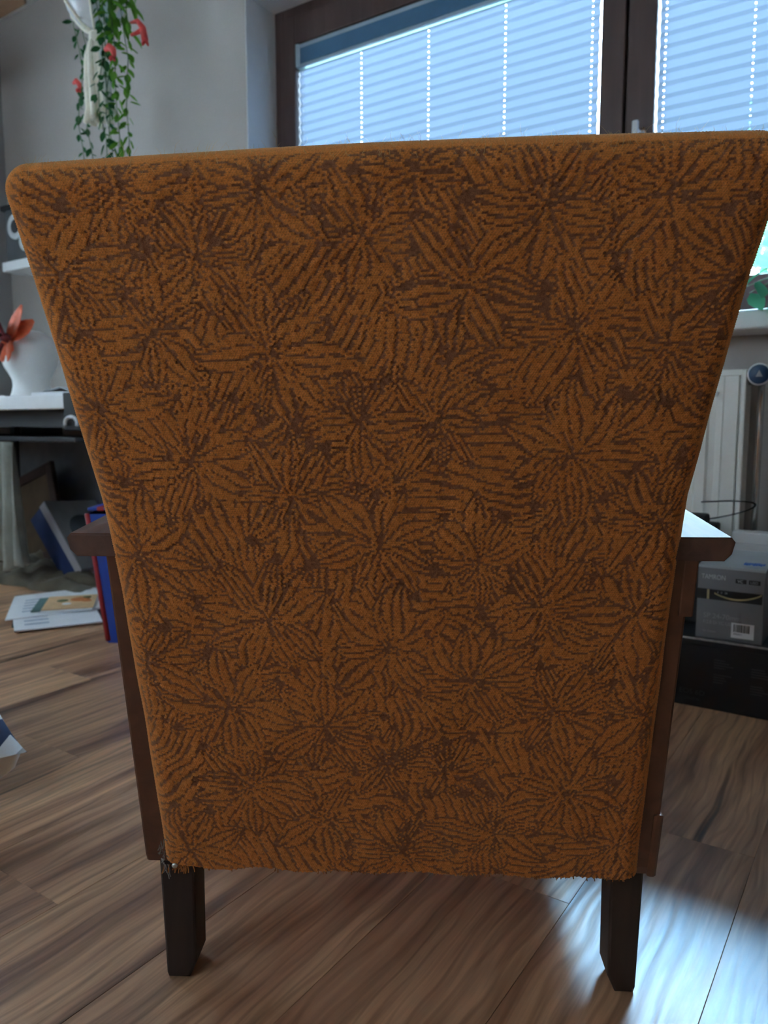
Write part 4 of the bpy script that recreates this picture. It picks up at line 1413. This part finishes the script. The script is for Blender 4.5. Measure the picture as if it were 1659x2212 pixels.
flat_sheet('large white printed sheet on the floor beside the blue bag', [(-2.315, 1.315), (-2.185, 1.55), (-2.50, 1.73), (-2.63, 1.49)], 0.007, 0.004, ((0.12, 0.4, 0.15, 0.85),))
flat_sheet('white sheet jutting out toward the blanket, under the card', [(-2.455, 1.365), (-2.335, 1.655), (-2.655, 1.86), (-2.765, 1.58)], 0.0125, 0.004, ((0.15, 0.45, 0.2, 0.8),))

cdr = tag(empty('greeting_card', (-2.475, 1.625, 0.018), (0, 0, R(50))), 'peach card with a painted flower on the white sheets', 'card')
box('inner_leaf', (-0.09, -0.125, 0), (0.085, 0.085, 0.003), M['paper'], cdr, 0)
fc = box('front_leaf', (-0.085, -0.11, 0), (0.085, 0.10, 0.003), M['card'], cdr, 0, loc=(0, 0, 0.0045), rot=(R(0), R(0), 0))
box('fold_strip', (-0.117, -0.115, 0.0), (-0.086, 0.10, 0.003), M['teal'], cdr, 0, loc=(0, 0, 0.002))
for (cx, cy, r, m_) in ((0.03, 0.03, 0.034, 'orange'), (0.055, 0.0, 0.018, 'orange'), (-0.03, 0.02, 0.020, 'greenprint'), (0.05, 0.06, 0.016, 'greenprint'), (-0.01, -0.035, 0.016, 'paper')):
    lathe('painted_flower', [(r, 0.0), (r, 0.0006), (r * 0.4, 0.0009), (0.0005, 0.0009)], M[m_], fc, 12, (cx, cy, 0.003))

# blue tote bag with red trim
bg = tag(empty('tote_bag', (-1.87, 1.56, 0.0), (0, 0, R(34))), 'blue tote bag with red edge trim beside the papers', 'bag')
bx0, bx1 = 0.17, 0.215
hgt = 0.415


def bag_panel(name, quad, m, th=0.004):
    o = pyobj(name, quad, [(0, 1, 2, 3)], m, bg)
    md = o.modifiers.new('thickness', 'SOLIDIFY'); md.thickness = th
    return o


yb0, yb1, yt0, yt1 = -0.05, 0.05, -0.07, 0.09
bag_panel('front_panel', [(-bx0, yb0, 0.004), (bx0, yb0, 0.004), (bx1, yt0, hgt), (-bx1 + 0.005, yt0, hgt - 0.015)], M['bag'])
bag_panel('back_panel', [(-bx0, yb1, 0.004), (bx0, yb1, 0.004), (bx1, yt1, hgt), (-bx1 + 0.005, yt1, hgt)], M['bag'])
bag_panel('side_panel', [(-bx0, yb0, 0.004), (-bx0, yb1, 0.004), (-bx1 + 0.005, yt1, hgt), (-bx1 + 0.005, yt0, hgt - 0.015)], M['bag'])
bag_panel('side_panel', [(bx0, yb0, 0.004), (bx0, yb1, 0.004), (bx1, yt1, hgt), (bx1, yt0, hgt)], M['bag'])
bag_panel('base', [(-bx0, yb0, 0.004), (bx0, yb0, 0.004), (bx0, yb1, 0.004), (-bx0, yb1, 0.004)], M['bag'])
box('top_flap', (-bx1 + 0.005, yt0, 0), (bx1, yt1, 0.01), M['bag'], bg, 0.004, loc=(0, 0, hgt - 0.004))
box('top_stripe', (-bx1 + 0.055, yt0 - 0.002, 0), (bx1, yt1 + 0.002, 0.012), M['bag_light'], bg, 0.004, loc=(0, 0, hgt - 0.004))
box('top_trim', (-bx1 + 0.035, yt0 - 0.003, 0), (-bx1 + 0.057, yt1 + 0.003, 0.0125), M['bag_trim'], bg, 0.002, loc=(0, 0, hgt - 0.004))
for (p0, p1) in (((-bx0, yb0, 0.008), (-bx1 + 0.005, yt0, hgt - 0.012)), ((-bx0, yb1, 0.008), (-bx1 + 0.005, yt1, hgt)), ((bx0, yb0, 0.008), (bx1, yt0, hgt)), ((bx0, yb1, 0.008), (bx1, yt1, hgt))):
    tube('edge_trim', [p0, p1], 0.0075, M['bag_trim'], bg, 8)

# striped cushion on the floor, just its corner in the picture
V, F = [], []
n = 26
A, B, H = 0.24, 0.24, 0.105
for side in (1, -1):
    for j in range(n + 1):
        for i in range(n + 1):
            u, v = i / n * 2 - 1, j / n * 2 - 1
            pin = 1 - 0.10 * (1 - abs(u) ** 2) * (abs(v) ** 3)
            pin2 = 1 - 0.10 * (1 - abs(v) ** 2) * (abs(u) ** 3)
            h = H * (max(0, (1 - u ** 4) * (1 - v ** 4))) ** 0.42
            V.append((u * A * pin2, v * B * pin, side * h))
for s_ in range(2):
    o_ = s_ * (n + 1) ** 2
    for j in range(n):
        for i in range(n):
            a = o_ + j * (n + 1) + i
            q = (a, a + 1, a + n + 2, a + n + 1)
            F.append(q if s_ == 0 else q[::-1])
cu = tag(pyobj('striped_cushion', V, F, M['stripe'], None, (-1.534, 0.570, 0.112), (R(8), R(-6), R(68)), True), 'navy and white striped cushion lying on the floor', 'cushion')

# ================================================================== OUTSIDE THE WINDOW
tag(box('ground_outside', (-14, 2.62, -0.75), (16, 30, -0.7), M['lawn'], None, 0), 'lawn outside the window', None, None, 'structure')


def tree(label, x, y, h, crown_r, n, seed):
    rg = random.Random(seed)
    t = tag(empty('garden_tree', (x, y, -0.7)), label, 'tree', 'garden trees outside')
    tube('trunk', [(0, 0, 0), (0.05, 0.02, h * 0.3), (0.0, 0.05, h * 0.6), (0.05, 0, h * 0.85)], [0.11, 0.09, 0.06, 0.02], M['bark'], t, 10)
    V, F = [], []
    for k in range(n):
        while True:
            p = Vector((rg.uniform(-1, 1), rg.uniform(-1, 1), rg.uniform(-1, 1)))
            if p.length < 1:
                break
        p = Vector((p.x * crown_r, p.y * crown_r, h * 0.58 + p.z * h * 0.42))
        a = Euler((rg.uniform(0, 6), rg.uniform(0, 6), rg.uniform(0, 6))).to_matrix()
        s = rg.uniform(0.05, 0.10)
        b = len(V)
        for q in ((0, -1, 0), (0.45, 0, 0.1), (0, 1, 0), (-0.45, 0, 0.1)):
            V.append(p + a @ (Vector(q) * s))
        F.append((b, b + 1, b + 2, b + 3))
    tag(pyobj('foliage', V, F, M['foliage'], t), 'loose green leaves', kind='stuff')


tree('green leafy garden tree seen through the clear glass', -0.75, 6.2, 3.7, 1.35, 5200, 3)
tree('paler green garden tree farther off behind the drawn blind', -2.9, 7.8, 3.0, 1.3, 1600, 4)
